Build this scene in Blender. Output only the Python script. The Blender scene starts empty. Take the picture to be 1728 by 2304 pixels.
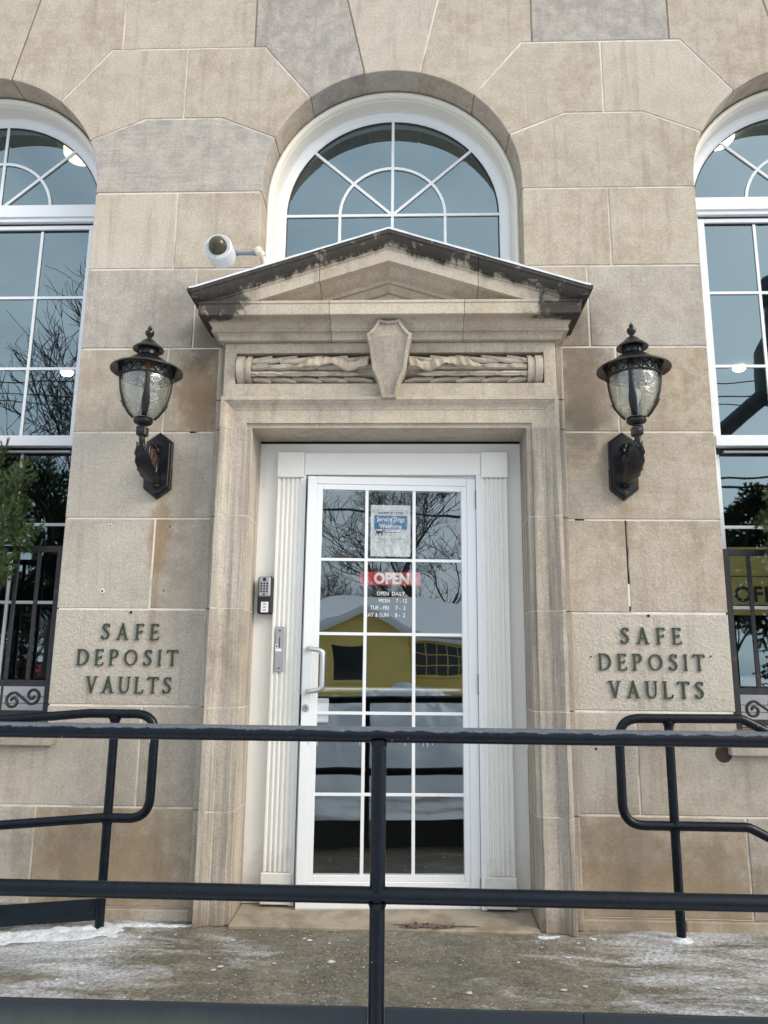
import bpy, bmesh, math, random
from mathutils import Vector, Matrix, noise
random.seed(7)
R = math.radians
sc = bpy.context.scene
C = sc.collection

# ------------------------------------------------------------------ camera
cam = bpy.data.cameras.new('camera')
cam_o = bpy.data.objects.new('camera', cam); C.objects.link(cam_o)
yaw, pitch, roll = R(-2.137), R(11.490), R(0.605)
fw = Vector((math.sin(yaw)*math.cos(pitch), math.cos(yaw)*math.cos(pitch), math.sin(pitch)))
rt = Vector((math.cos(yaw), -math.sin(yaw), 0)); up = rt.cross(fw)
r2 = rt*math.cos(roll)+up*math.sin(roll); u2 = up*math.cos(roll)-rt*math.sin(roll)
cam_o.matrix_world = Matrix(((r2.x, u2.x, -fw.x, 0.122), (r2.y, u2.y, -fw.y, -3.8), (r2.z, u2.z, -fw.z, 1.13), (0, 0, 0, 1)))
cam.sensor_fit = 'VERTICAL'; cam.sensor_height = 24.0; cam.lens = 24.0*1740/2304
cam.clip_start = 0.02; cam.clip_end = 2000
sc.camera = cam_o

# ------------------------------------------------------------------ sky, sun, exposure
SUN_EL, SUN_AZ = R(32), R(118)          # azimuth clockwise from +Y: the sun stands to the right, in front of the wall
w = bpy.data.worlds.new('World'); sc.world = w; w.use_nodes = True
nt = w.node_tree; nt.nodes.clear()
sky = nt.nodes.new('ShaderNodeTexSky'); sky.sky_type = 'NISHITA'; sky.sun_disc = False
sky.sun_elevation = SUN_EL; sky.sun_rotation = SUN_AZ; sky.air_density = 1.0; sky.dust_density = 5.0; sky.ozone_density = 1.5
hs = nt.nodes.new('ShaderNodeHueSaturation'); hs.inputs['Saturation'].default_value = 0.55
ov = nt.nodes.new('ShaderNodeMix'); ov.data_type = 'RGBA'; ov.inputs[0].default_value = 0.6
ov.inputs[7].default_value = (6.3, 6.9, 7.4, 1)        # even overcast veil over the clear sky
tcw = nt.nodes.new('ShaderNodeTexCoord'); cln = nt.nodes.new('ShaderNodeTexNoise'); cln.inputs['Scale'].default_value = 2.6; cln.inputs['Detail'].default_value = 6; cln.inputs['Roughness'].default_value = .55; cln.inputs['Distortion'].default_value = .6
mpw = nt.nodes.new('ShaderNodeMapping'); mpw.inputs['Scale'].default_value = (1, 1, 2.4); clr = nt.nodes.new('ShaderNodeMapRange'); clr.inputs[1].default_value = .32; clr.inputs[2].default_value = .68; clr.inputs[3].default_value = .40; clr.inputs[4].default_value = .85
nt.links.new(tcw.outputs['Generated'], mpw.inputs[0]); nt.links.new(mpw.outputs[0], cln.inputs['Vector']); nt.links.new(cln.outputs[0], clr.inputs[0]); nt.links.new(clr.outputs[0], ov.inputs[0])
bg = nt.nodes.new('ShaderNodeBackground'); bg.inputs['Strength'].default_value = 0.15
wo = nt.nodes.new('ShaderNodeOutputWorld')
nt.links.new(sky.outputs[0], hs.inputs['Color']); nt.links.new(hs.outputs[0], ov.inputs[6])
nt.links.new(ov.outputs[2], bg.inputs['Color']); nt.links.new(bg.outputs[0], wo.inputs[0])
sun = bpy.data.lights.new('sun', 'SUN'); sun.energy = 1.15; sun.angle = R(25); sun.color = (1.0, 0.88, 0.70)
sun_o = bpy.data.objects.new('sun', sun); C.objects.link(sun_o)
sd = Vector((math.sin(SUN_AZ)*math.cos(SUN_EL), math.cos(SUN_AZ)*math.cos(SUN_EL), math.sin(SUN_EL)))
sun_o.rotation_euler = sd.to_track_quat('Z', 'Y').to_euler(); sun_o.location = sd*40
sc.view_settings.view_transform = 'Standard'; sc.view_settings.look = 'None'
sc.view_settings.exposure = 0.64; sc.view_settings.gamma = 1.0; sc.view_settings.use_curve_mapping = False
sc.cycles.max_bounces = 8; sc.cycles.transparent_max_bounces = 16; sc.cycles.use_denoising = True
sc.cycles.caustics_reflective = False; sc.cycles.caustics_refractive = False

# ------------------------------------------------------------------ mesh helpers
def obj(name, verts, faces, mat, parent=None, smooth=False, world=True, origin=None):
    """one mesh object; verts are world coordinates (or the parent's own when world=False)"""
    if origin is None:
        xs, ys, zs = zip(*[(v[0], v[1], v[2]) for v in verts])
        origin = Vector(((min(xs)+max(xs))/2, (min(ys)+max(ys))/2, min(zs)))
    me = bpy.data.meshes.new(name)
    me.from_pydata([Vector(v)-origin for v in verts], [], faces)
    bm = bmesh.new(); bm.from_mesh(me); bmesh.ops.recalc_face_normals(bm, faces=bm.faces[:]); bm.to_mesh(me); bm.free()
    me.materials.append(mat)
    if smooth:
        for p in me.polygons: p.use_smooth = True
    o = bpy.data.objects.new(name, me); C.objects.link(o)
    o.location = origin
    if parent:
        o.parent = parent
        if world: o.location = origin - wloc(parent)
    return o
def wloc(o):
    v = Vector(o.location); p = o.parent
    while p: v = v + Vector(p.location); p = p.parent
    return v
def smooth_angle(o, a=40):
    me = o.data
    for p in me.polygons: p.use_smooth = True
    bm = bmesh.new(); bm.from_mesh(me)
    for e in bm.edges:
        if len(e.link_faces) == 2 and e.calc_face_angle(0) > R(a): e.smooth = False
    bm.to_mesh(me); bm.free()
    return o
def empty(name, loc=(0, 0, 0), rz=0):
    o = bpy.data.objects.new(name, None); C.objects.link(o); o.location = loc; o.rotation_euler.z = rz; o.empty_display_size = .1
    return o
def tag(o, label, cat, group=None):
    o['label'] = label; o['category'] = cat
    if group: o['group'] = group
    return o
def struct(o): o['kind'] = 'structure'; return o
def stuff(o, label=None, cat=None):
    o['kind'] = 'stuff'
    if label: o['label'] = label; o['category'] = cat
    return o
def merge(parts):
    V, F = [], []
    for v, f in parts:
        n = len(V); V += [tuple(p) for p in v]; F += [tuple(i+n for i in q) for q in f]
    return V, F
def boxg(x0, x1, y0, y1, z0, z1, ch=0.0):
    if ch <= 0:
        v = [(x, y, z) for x in (x0, x1) for y in (y0, y1) for z in (z0, z1)]
        return v, [(0, 1, 3, 2), (4, 6, 7, 5), (0, 4, 5, 1), (2, 3, 7, 6), (0, 2, 6, 4), (1, 5, 7, 3)]
    bm = bmesh.new(); bmesh.ops.create_cube(bm, size=1)
    for q in bm.verts: q.co = Vector(((x0+x1)/2+q.co.x*(x1-x0), (y0+y1)/2+q.co.y*(y1-y0), (z0+z1)/2+q.co.z*(z1-z0)))
    bmesh.ops.bevel(bm, geom=bm.edges[:], offset=ch, segments=1, affect='EDGES', clamp_overlap=True)
    v = [tuple(q.co) for q in bm.verts]; bm.verts.index_update(); f = [tuple(q.index for q in p.verts) for p in bm.faces]; bm.free()
    return v, f
def box(name, x0, x1, y0, y1, z0, z1, mat, parent=None, ch=0.0, world=True):
    v, f = boxg(x0, x1, y0, y1, z0, z1, ch); return obj(name, v, f, mat, parent, world=world)
def lathe(prof, cx, cy, cz, seg=28, axis='Z', cap=True):
    V, F = [], []; n = len(prof)
    for r, h in prof:
        for k in range(seg):
            a = 2*math.pi*k/seg; c, s = math.cos(a)*r, math.sin(a)*r
            V.append((cx+c, cy+s, cz+h) if axis == 'Z' else (cx+c, cy-h, cz+s) if axis == 'Y' else (cx+h, cy+c, cz+s))
    for i in range(n-1):
        for k in range(seg):
            k2 = (k+1) % seg; F.append((i*seg+k, i*seg+k2, (i+1)*seg+k2, (i+1)*seg+k))
    if cap: F.append(tuple(range(seg))); F.append(tuple((n-1)*seg+k for k in range(seg)))
    return V, F
def tube(pts, r, seg=12, closed=False, squash=1.0):
    P = [Vector(p) for p in pts]; n = len(P)
    rs = r if isinstance(r, (list, tuple)) else [r]*n
    V, F = [], []; prev = None
    for i in range(n):
        if closed: t = (P[(i+1) % n]-P[i-1]).normalized()
        else: t = (P[min(i+1, n-1)]-P[max(i-1, 0)]).normalized()
        if prev is None:
            a = Vector((0, 0, 1)) if abs(t.z) < .9 else Vector((0, 1, 0)); u = (a-t*a.dot(t)).normalized()
        else: u = (prev-t*prev.dot(t)).normalized()
        prev = u; b = t.cross(u)
        for k in range(seg):
            an = 2*math.pi*k/seg; V.append(tuple(P[i]+(u*math.cos(an)+b*math.sin(an)*squash)*rs[i]))
    for i in range(n if closed else n-1):
        j = (i+1) % n
        for k in range(seg):
            k2 = (k+1) % seg; F.append((i*seg+k, i*seg+k2, j*seg+k2, j*seg+k))
    if not closed: F.append(tuple(range(seg))); F.append(tuple((n-1)*seg+k for k in range(seg)))
    return V, F
def fillet(pts, rad, n=8):
    P = [Vector(p) for p in pts]; out = [P[0]]
    for i in range(1, len(P)-1):
        a = (P[i-1]-P[i]); b = (P[i+1]-P[i]); la, lb = a.length, b.length; a.normalize(); b.normalize()
        rr = rad[i] if isinstance(rad, dict) and i in rad else (rad if not isinstance(rad, dict) else .02)
        ang = a.angle(b); d = min(rr/math.tan(ang/2), la*.49, lb*.49)
        p0, p1 = P[i]+a*d, P[i]+b*d
        for k in range(n+1):
            t = k/n; out.append(p0*(1-t)**2+P[i]*2*t*(1-t)+p1*t*t)
    out.append(P[-1]); return out
def offset_poly(poly, offs):
    """poly CCW list of (x,z); move every edge i (i -> i+1) inwards by offs[i]"""
    n = len(poly); L = []
    for i in range(n):
        a, b = Vector(poly[i]), Vector(poly[(i+1) % n]); d = (b-a).normalized(); nrm = Vector((-d.y, d.x)); L.append((a+nrm*offs[i], d))
    out = []
    for i in range(n):
        (p, d), (q, e) = L[i-1], L[i]; cr = d.x*e.y-d.y*e.x
        if abs(cr) < .08: out.append(tuple((p+d*(Vector(poly[i])-p).dot(d)+q+e*(Vector(poly[i])-q).dot(e))/2))
        else:
            t = ((q.x-p.x)*e.y-(q.y-p.y)*e.x)/cr; out.append(tuple(p+d*t))
    return out
def prism(poly, y0, y1, ch=.003):
    """extrude a CCW (x,z) outline from its front at y0 (towards the street) to y1, front edge chamfered"""
    n = len(poly); area = sum(poly[i][0]*poly[(i+1) % n][1]-poly[(i+1) % n][0]*poly[i][1] for i in range(n))
    if area < 0: poly = poly[::-1]
    ins = offset_poly(poly, [ch]*n)
    V = [(x, y0, z) for x, z in ins]+[(x, y0+ch, z) for x, z in poly]+[(x, y1, z) for x, z in poly]
    F = [tuple(range(n))]
    for i in range(n):
        j = (i+1) % n; F += [(i, j, n+j, n+i), (n+i, n+j, 2*n+j, 2*n+i)]
    F.append(tuple(range(2*n, 3*n))[::-1])
    return V, F
def rings(levels, close=False):
    """loft equal-length rings of points"""
    V = [p for l in levels for p in l]; n = len(levels[0]); F = []
    for i in range(len(levels)-1):
        for k in range(n if close else n-1):
            k2 = (k+1) % n; F.append((i*n+k, i*n+k2, (i+1)*n+k2, (i+1)*n+k))
    return V, F
def arcpts(cx, cz, r, a0, a1, n):
    return [(cx+r*math.cos(R(a0+(a1-a0)*i/n)), cz+r*math.sin(R(a0+(a1-a0)*i/n))) for i in range(n+1)]
def textmesh(body, size, bold=0.0, align='CENTER', space=1.0, extrude=.0004):
    cu = bpy.data.curves.new('t', 'FONT'); cu.body = body; cu.size = size; cu.align_x = align; cu.offset = bold; cu.extrude = extrude; cu.space_character = space
    cu.resolution_u = 3
    o = bpy.data.objects.new('t', cu); C.objects.link(o)
    dg = bpy.context.evaluated_depsgraph_get(); me = bpy.data.meshes.new_from_object(o.evaluated_get(dg))
    V = [tuple(v.co) for v in me.vertices]; F = [tuple(p.vertices) for p in me.polygons]
    bpy.data.objects.remove(o); bpy.data.curves.remove(cu); bpy.data.meshes.remove(me)
    return V, F
def place_text(tv, x, y, z, sx=1.0):
    """text drawn in its own xy plane -> upright in XZ, reading from the street"""
    return [(x+v[0]*sx, y-v[2], z+v[1]) for v in tv[0]], tv[1]

# ------------------------------------------------------------------ materials
class N:
    def __init__(s, name):
        s.m = bpy.data.materials.new(name); s.m.use_nodes = True; s.t = s.m.node_tree; s.t.nodes.clear()
        s.out = s.t.nodes.new('ShaderNodeOutputMaterial'); s.b = s.t.nodes.new('ShaderNodeBsdfPrincipled')
        s.t.links.new(s.b.outputs[0], s.out.inputs[0])
    def n(s, ty, **k):
        q = s.t.nodes.new('ShaderNode'+ty)
        for a, v in k.items(): setattr(q, a, v)
        return q
    def set(s, inp, v):
        if isinstance(v, (int, float)): inp.default_value = v
        elif isinstance(v, (tuple, list)): inp.default_value = tuple(v)+((1,) if len(v) == 3 and len(inp.default_value) == 4 else ())
        else: s.t.links.new(v, inp)
    def pos(s): return s.n('NewGeometry').outputs['Position']
    def objc(s): return s.n('TexCoord').outputs['Object']
    def mapping(s, vec, scale=(1, 1, 1), loc=(0, 0, 0), rot=(0, 0, 0)):
        q = s.n('Mapping'); s.set(q.inputs['Vector'], vec); q.inputs['Scale'].default_value = scale; q.inputs['Location'].default_value = loc; q.inputs['Rotation'].default_value = rot; return q.outputs[0]
    def noise(s, scale, detail=4, rough=.55, vec=None, dist=0.0, w=None):
        q = s.n('TexNoise'); q.inputs['Scale'].default_value = scale; q.inputs['Detail'].default_value = detail; q.inputs['Roughness'].default_value = rough; q.inputs['Distortion'].default_value = dist
        if w is not None: q.noise_dimensions = '4D'; s.set(q.inputs['W'], w)
        s.set(q.inputs['Vector'], vec if vec is not None else s.pos()); return q.outputs[0]
    def vor(s, scale, vec=None, feat='F1'):
        q = s.n('TexVoronoi'); q.feature = feat; q.inputs['Scale'].default_value = scale; s.set(q.inputs['Vector'], vec if vec is not None else s.pos()); return q.outputs[0]
    def ramp(s, f, stops, interp='LINEAR'):
        q = s.n('ValToRGB'); e = q.color_ramp.elements; q.color_ramp.interpolation = interp
        while len(e) < len(stops): e.new(.5)
        for i, (p, c) in enumerate(stops): e[i].position = p; e[i].color = (c, c, c, 1) if isinstance(c, (int, float)) else tuple(c)+(1,)
        s.set(q.inputs[0], f); return q.outputs[0]
    def mix(s, f, a, b, mode='MIX'):
        q = s.n('Mix'); q.data_type = 'RGBA'; q.blend_type = mode; q.clamp_factor = True
        s.set(q.inputs[0], f); s.set(q.inputs[6], a); s.set(q.inputs[7], b); return q.outputs[2]
    def math(s, op, a, b=0.0, c=0.0):
        q = s.n('Math'); q.operation = op; s.set(q.inputs[0], a); s.set(q.inputs[1], b); s.set(q.inputs[2], c); return q.outputs[0]
    def attr(s, name):
        q = s.n('Attribute'); q.attribute_type = 'OBJECT'; q.attribute_name = name; return q.outputs['Fac']
    def bump(s, h, strength=.3, dist=.01, prev=None):
        q = s.n('Bump'); s.set(q.inputs['Strength'], strength); q.inputs['Distance'].default_value = dist; s.set(q.inputs['Height'], h)
        if prev is not None: s.set(q.inputs['Normal'], prev)
        return q.outputs[0]
    def done(s, col, rough=.6, metal=0.0, normal=None, spec=None):
        s.set(s.b.inputs['Base Color'], col); s.set(s.b.inputs['Roughness'], rough); s.set(s.b.inputs['Metallic'], metal)
        if normal is not None: s.set(s.b.inputs['Normal'], normal)
        if spec is not None: s.b.inputs['Specular IOR Level'].default_value = spec
        return s.m
    def spot(s, x, z, rx, rz, soft=.35, nz=None, namt=.5):
        """1 inside a ragged ellipse on the wall, 0 outside"""
        p = s.n('SeparateXYZ'); s.set(p.inputs[0], s.pos())
        dx = s.math('DIVIDE', s.math('SUBTRACT', p.outputs[0], x), rx); dz = s.math('DIVIDE', s.math('SUBTRACT', p.outputs[2], z), rz)
        d = s.math('SQRT', s.math('ADD', s.math('MULTIPLY', dx, dx), s.math('MULTIPLY', dz, dz)))
        if nz is not None: d = s.math('ADD', d, s.math('MULTIPLY', s.math('SUBTRACT', nz, .5), namt*2))
        q = s.n('MapRange'); q.interpolation_type = 'SMOOTHSTEP'; s.set(q.inputs[0], d); q.inputs[1].default_value = 1-soft; q.inputs[2].default_value = 1+soft; q.inputs[3].default_value = 1; q.inputs[4].default_value = 0
        return q.outputs[0]

def stone_mat(name, warm, grey, bumpk=1.0, streak='H', crust=False, stains=True, dirty=0.0):
    s = N(name); seed = s.attr('seed'); tone = s.attr('tone'); rgh = s.attr('rough')
    P = s.pos()
    base = s.mix(tone, warm, grey)
    big = s.noise(2.2, 5, .6, w=seed); mid = s.noise(11, 6, .65, w=seed)
    base = s.mix(s.math('MULTIPLY', s.ramp(big, [(.36, 0), (.66, 1)]), .75), base, s.mix(tone, (.33, .255, .175), (.315, .28, .245)))
    base = s.mix(s.attr('tan'), base, s.mix(s.noise(5, 5, .65, w=seed), (.31, .235, .155), (.40, .325, .235)))
    base = s.mix(s.attr('slate'), base, s.mix(s.noise(6, 5, .65, w=seed), (.25, .235, .23), (.34, .32, .31)))
    base = s.mix(s.math('MULTIPLY', s.attr('pale'), .85), base, (.63, .585, .51))
    base = s.mix(s.math('MULTIPLY', s.ramp(mid, [(.42, 0), (.60, 1)]), .5), base, (.545, .49, .415))
    sv = s.mapping(P, (5, 5, 42) if streak == 'H' else (42, 42, 5)); st = s.noise(1.3, 5, .62, vec=sv, w=seed, dist=.5)
    stk = s.math('MULTIPLY', s.ramp(st, [(.45, 0), (.75, 1)]), s.math('MULTIPLY', s.attr('streak'), .65))
    base = s.mix(stk, base, (.52, .49, .45))
    fine = s.noise(85, 5, .75); grit = s.noise(260, 3, .7)
    base = s.mix(.44, base, s.ramp(fine, [(.28, .24), (.5, .5), (.72, .76)]), 'OVERLAY')
    base = s.mix(s.math('MULTIPLY', s.ramp(s.noise(55, 5, .72, dist=.7), [(.56, 0), (.66, 1)]), s.math('ADD', s.math('MULTIPLY', rgh, .55), .08)), base, (.60, .56, .50))
    base = s.mix(s.math('MULTIPLY', s.ramp(s.noise(34, 6, .75, dist=.5), [(.58, 0), (.72, 1)]), .35), base, (.22, .18, .14))
    base = s.mix(.20, base, s.ramp(grit, [(.3, .22), (.7, .78)]), 'OVERLAY')
    pit = s.ramp(s.vor(58, s.mapping(P, (1, 1, 1.25), (.3, .2, .1))), [(.10, 1), (.19, 0)]); pm = s.ramp(s.noise(7, 3, .6, w=seed), [(.47, 0), (.6, 1)])
    base = s.mix(s.math('MULTIPLY', s.math('MULTIPLY', pit, pm), .55), base, (.20, .165, .13))
    run = s.noise(1.0, 5, .65, vec=s.mapping(P, (17, 17, 1.3), (5, 1, 2)), w=seed); base = s.mix(s.math('MULTIPLY', s.ramp(run, [(.52, 0), (.72, 1)]), .46), base, (.235, .195, .155))
    if stains:
        nz = s.noise(9, 5, .65); nv = s.noise(1.0, 4, .6, vec=s.mapping(P, (26, 26, 3.5)))
        brown = (.20, .125, .062)
        for (x, z, rx, rz, k, col) in [(-1.0, 2.57, .11, .17, .66, brown), (-.96, 2.42, .12, .12, .5, brown), (1.0, 2.55, .13, .24, .65, (.17, .125, .08)), (.98, 2.40, .07, .2, .4, (.13, .11, .085)),
                                       (-.97, 2.80, .10, .14, .62, (.10, .085, .07)), (.98, 2.80, .12, .16, .42, (.12, .10, .08)), (-1.05, 2.95, .22, .16, .35, (.16, .13, .10)), (1.02, 3.0, .2, .12, .3, (.15, .12, .09)),
                                       (-1.15, 1.80, .055, .20, .55, (.30, .155, .04)), (-1.16, 1.5, .018, .35, .4, (.28, .17, .07)), (1.165, 1.86, .05, .14, .30, (.24, .16, .08)),
                                       (-1.3, .22, .36, .22, .5, (.24, .16, .085)), (1.25, .12, .55, .17, .5, (.25, .17, .09)), (1.1, .36, .2, .22, .3, (.22, .165, .11)), (1.5, .2, .15, .2, .25, (.22, .16, .1)), (-1.04, 2.0, .12, .2, .4, (.16, .135, .10)), (-1.02, 1.55, .12, .3, .28, (.19, .165, .13))]:
            m = s.spot(x, z, rx, rz, .5, nz if rx > .03 else nv, .95)
            base = s.mix(s.math('MULTIPLY', m, k), base, col)
    if dirty:
        vs = s.noise(1.0, 5, .65, vec=s.mapping(P, (34, 34, 1.1))); base = s.mix(s.math('MULTIPLY', s.ramp(vs, [(.45, 0), (.68, 1)]), dirty), base, (.17, .15, .13))
        vs2 = s.noise(1.0, 5, .65, vec=s.mapping(P, (46, 46, 1.6), (3, 5, 1))); base = s.mix(s.math('MULTIPLY', s.ramp(vs2, [(.5, 0), (.7, 1)]), dirty*.7), base, (.44, .39, .31))
        p = s.n('SeparateXYZ'); s.set(p.inputs[0], P)
        low = s.n('MapRange'); low.interpolation_type = 'SMOOTHSTEP'; s.set(low.inputs[0], s.math('ADD', p.outputs[2], s.math('MULTIPLY', s.noise(14, 4, .6), .25))); low.inputs[1].default_value = .10; low.inputs[2].default_value = .30; low.inputs[3].default_value = .6; low.inputs[4].default_value = 0
        base = s.mix(low.outputs[0], base, (.16, .12, .08))
    rough = .85
    if crust:
        p = s.n('SeparateXYZ'); s.set(p.inputs[0], P); ax = s.math('ABSOLUTE', p.outputs[0]); cm = s.attr('crust')
        nz = s.math('SUBTRACT', s.noise(1.0, 6, .62, vec=s.mapping(P, (9, 6, 5)), dist=.4), .5); nz2 = s.math('SUBTRACT', s.noise(1.0, 5, .68, vec=s.mapping(P, (46, 30, 20))), .5)
        below = s.math('SUBTRACT', s.math('SUBTRACT', 3.283, s.math('MULTIPLY', ax, .3217)), p.outputs[2])
        m1 = s.math('ADD', s.math('MULTIPLY', s.math('SUBTRACT', .070, below), 14.0), s.math('ADD', s.math('MULTIPLY', nz, 1.5), s.math('MULTIPLY', nz2, .9)))
        m2 = s.math('ADD', s.math('MULTIPLY', s.math('SUBTRACT', ax, .74), 4.2), s.math('ADD', s.math('MULTIPLY', nz, 1.7), s.math('MULTIPLY', nz2, .5)))
        hi = s.ramp(s.math('SUBTRACT', p.outputs[2], 1.8), [(.999, 0), (1.0, 1)])
        up_ = s.n('MapRange'); s.set(up_.inputs[0], p.outputs[2]); up_.inputs[1].default_value = 2.835; up_.inputs[2].default_value = 2.85
        g = s.math('MAXIMUM', m1, m2); g = s.math('SUBTRACT', s.math('MULTIPLY', s.math('ADD', g, .5), up_.outputs[0]), s.math('MULTIPLY', s.math('SUBTRACT', 1.0, s.math('MINIMUM', s.math('MULTIPLY', cm, 50.0), 1.0)), 3.0))
        k = s.ramp(g, [(.40, 0), (.50, .75), (.62, 1)])
        peel = s.ramp(s.noise(13, 5, .6, dist=.7), [(.595, 1), (.65, .3)])
        k = s.math('MULTIPLY', k, peel)
        blk = s.mix(s.noise(30, 4, .7), (.028, .026, .023), (.095, .085, .075))
        soft = s.math('MULTIPLY', s.ramp(g, [(.0, 0), (.55, 1)]), .6)
        base = s.mix(soft, base, (.16, .14, .12)); base = s.mix(k, base, blk)
    h = s.math('ADD', s.math('MULTIPLY', s.noise(38, 6, .7), 1.0), s.math('MULTIPLY', s.noise(190, 4, .7), .5))
    h = s.math('ADD', h, s.math('MULTIPLY', s.noise(75, 5, .7, dist=.8), s.math('MULTIPLY', s.math('MULTIPLY', rgh, rgh), 1.1)))
    h = s.math('ADD', h, s.math('MULTIPLY', s.noise(26, 4, .6, dist=1.2), s.math('MULTIPLY', s.math('MULTIPLY', rgh, rgh), .9)))
    h = s.math('SUBTRACT', h, s.math('MULTIPLY', pit, s.math('MULTIPLY', pm, .6)))
    nb = s.bump(h, s.math('MULTIPLY', s.math('ADD', s.math('MULTIPLY', rgh, .8), .16), bumpk), .008)
    return s.done(base, rough, normal=nb, spec=.25)
M = {}
M['stone'] = stone_mat('ashlar_stone', (.47, .408, .328), (.415, .387, .355))
M['trim'] = stone_mat('carved_stone', (.60, .52, .395), (.545, .485, .39), .8, crust=True, stains=False)
M['jamb'] = stone_mat('jamb_stone', (.50, .435, .34), (.435, .40, .36), .9, stains=False, dirty=.75)
def mk(name, col, rough=.5, metal=0, bump=0, bs=60, spec=None, var=0.0, vs=12, col2=None, th=(.5, .7)):
    s = N(name); c = col; nb = None
    if var: c = s.mix(s.math('MULTIPLY', s.ramp(s.noise(vs, 5, .65), [(th[0], 0), (th[1], 1)]), var), col, col2 or tuple(x*.5 for x in col))
    if bump: nb = s.bump(s.noise(bs, 5, .65), bump, .006)
    M[name] = s.done(c, rough, metal, nb, spec); return M[name]
mk('mortar', (.78, .74, .67), .9, bump=.5, bs=90, var=.85, vs=5, col2=(.42, .37, .30), th=(.48, .68))
mk('dark_joint', (.20, .165, .125), .9, bump=.3, var=.5, col2=(.11, .095, .08))
mk('black_gap', (.012, .012, .012), .9)
mk('snow', (.82, .85, .90), .6, bump=.6, bs=45)
mk('concrete_sill', (.33, .28, .215), .8, bump=.4, bs=120, var=.7, vs=6, col2=(.17, .14, .095), th=(.45, .6))
mk('red_sign', (.62, .035, .03), .5); mk('white_vinyl', (.85, .85, .85), .5); mk('blue_print', (.05, .22, .45), .5); mk('black_print', (.03, .03, .035), .5)
mk('grey_metal', (.42, .43, .44), .4, .6); mk('brushed_steel', (.62, .62, .63), .32, .9); mk('hinge_metal', (.17, .16, .145), .45, .5)
mk('black_plastic', (.012, .012, .014), .35); mk('silver_plastic', (.42, .42, .43), .3, .6)
mk('camera_white', (.62, .645, .68), .4, var=.3, vs=20, col2=(.45, .45, .44)); mk('conduit', (.19, .23, .25), .5); mk('conduit_cream', (.66, .63, .53), .5)
mk('interior_dark', (.045, .045, .05), .9); mk('interior_ceiling', (.12, .12, .12), .9); mk('door_tag', (.25, .33, .27), .4)
mk('yellow_board', (.72, .58, .20), .6); mk('brown_paper', (.30, .22, .12), .7)
def paint(name, col, dirt=.35):
    s = N(name); P = s.pos()
    c = s.mix(s.math('MULTIPLY', s.ramp(s.noise(3, 5, .6), [(.45, 0), (.75, 1)]), dirt*.35), col, tuple(x*.8 for x in col))
    fl = s.ramp(s.noise(30, 6, .75, dist=.3), [(.69, 0), (.715, 1)]); p = s.n('SeparateXYZ'); s.set(p.inputs[0], P)
    low = s.n('MapRange'); s.set(low.inputs[0], p.outputs[2]); low.inputs[1].default_value = .05; low.inputs[2].default_value = .7; low.inputs[3].default_value = 1; low.inputs[4].default_value = .25
    c = s.mix(s.math('MULTIPLY', s.math('MULTIPLY', fl, low.outputs[0]), dirt*2), c, (.22, .19, .16))
    gl = s.n('MapRange'); s.set(gl.inputs[0], s.math('ADD', p.outputs[2], s.math('MULTIPLY', s.math('SUBTRACT', s.noise(16, 5, .7), .5), .5))); gl.inputs[1].default_value = .02; gl.inputs[2].default_value = .30; gl.inputs[3].default_value = .75; gl.inputs[4].default_value = 0
    c = s.mix(s.math('MULTIPLY', gl.outputs[0], dirt), c, (.34, .29, .22))
    sc_ = s.ramp(s.noise(1.0, 5, .7, vec=s.mapping(P, (55, 20, 9))), [(.64, 0), (.70, 1)]); c = s.mix(s.math('MULTIPLY', sc_, dirt*.45), c, (.45, .42, .37))
    M[name] = s.done(c, .45, normal=s.bump(s.noise(70, 4, .6), .05*(.4+dirt), .004)); return M[name]
paint('white_paint', (.86, .855, .82), .6); paint('white_vinyl_frame', (.80, .83, .87), .08); paint('cream_paint', (.78, .76, .69), .3); paint('door_white', (.82, .84, .86), .06)
def glass(name, k, tint, warp=0.0, trans=(.84, .90, .88)):
    s = N(name); s.t.nodes.remove(s.b)
    lw = s.n('LayerWeight'); lw.inputs['Blend'].default_value = .5
    f = s.math('ADD', k, s.math('MULTIPLY', s.math('POWER', lw.outputs['Facing'], 4.0), 1-k))
    gl = s.n('BsdfGlossy'); gl.inputs['Roughness'].default_value = 0.0; gl.inputs['Color'].default_value = tint+(1,)
    tr = s.n('BsdfTransparent'); tr.inputs['Color'].default_value = trans+(1,)
    if warp: s.set(gl.inputs['Normal'], s.bump(s.noise(2.3, 2, .4), warp, .02))
    mx = s.n('MixShader'); s.set(mx.inputs[0], f); s.t.links.new(tr.outputs[0], mx.inputs[1]); s.t.links.new(gl.outputs[0], mx.inputs[2]); s.t.links.new(mx.outputs[0], s.out.inputs[0])
    M[name] = s.m; return s.m
glass('window_glass', .27, (.70, .90, .98), .06); glass('door_glass', .23, (.84, .95, 1.0), .07, (.95, .96, .95))
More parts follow.
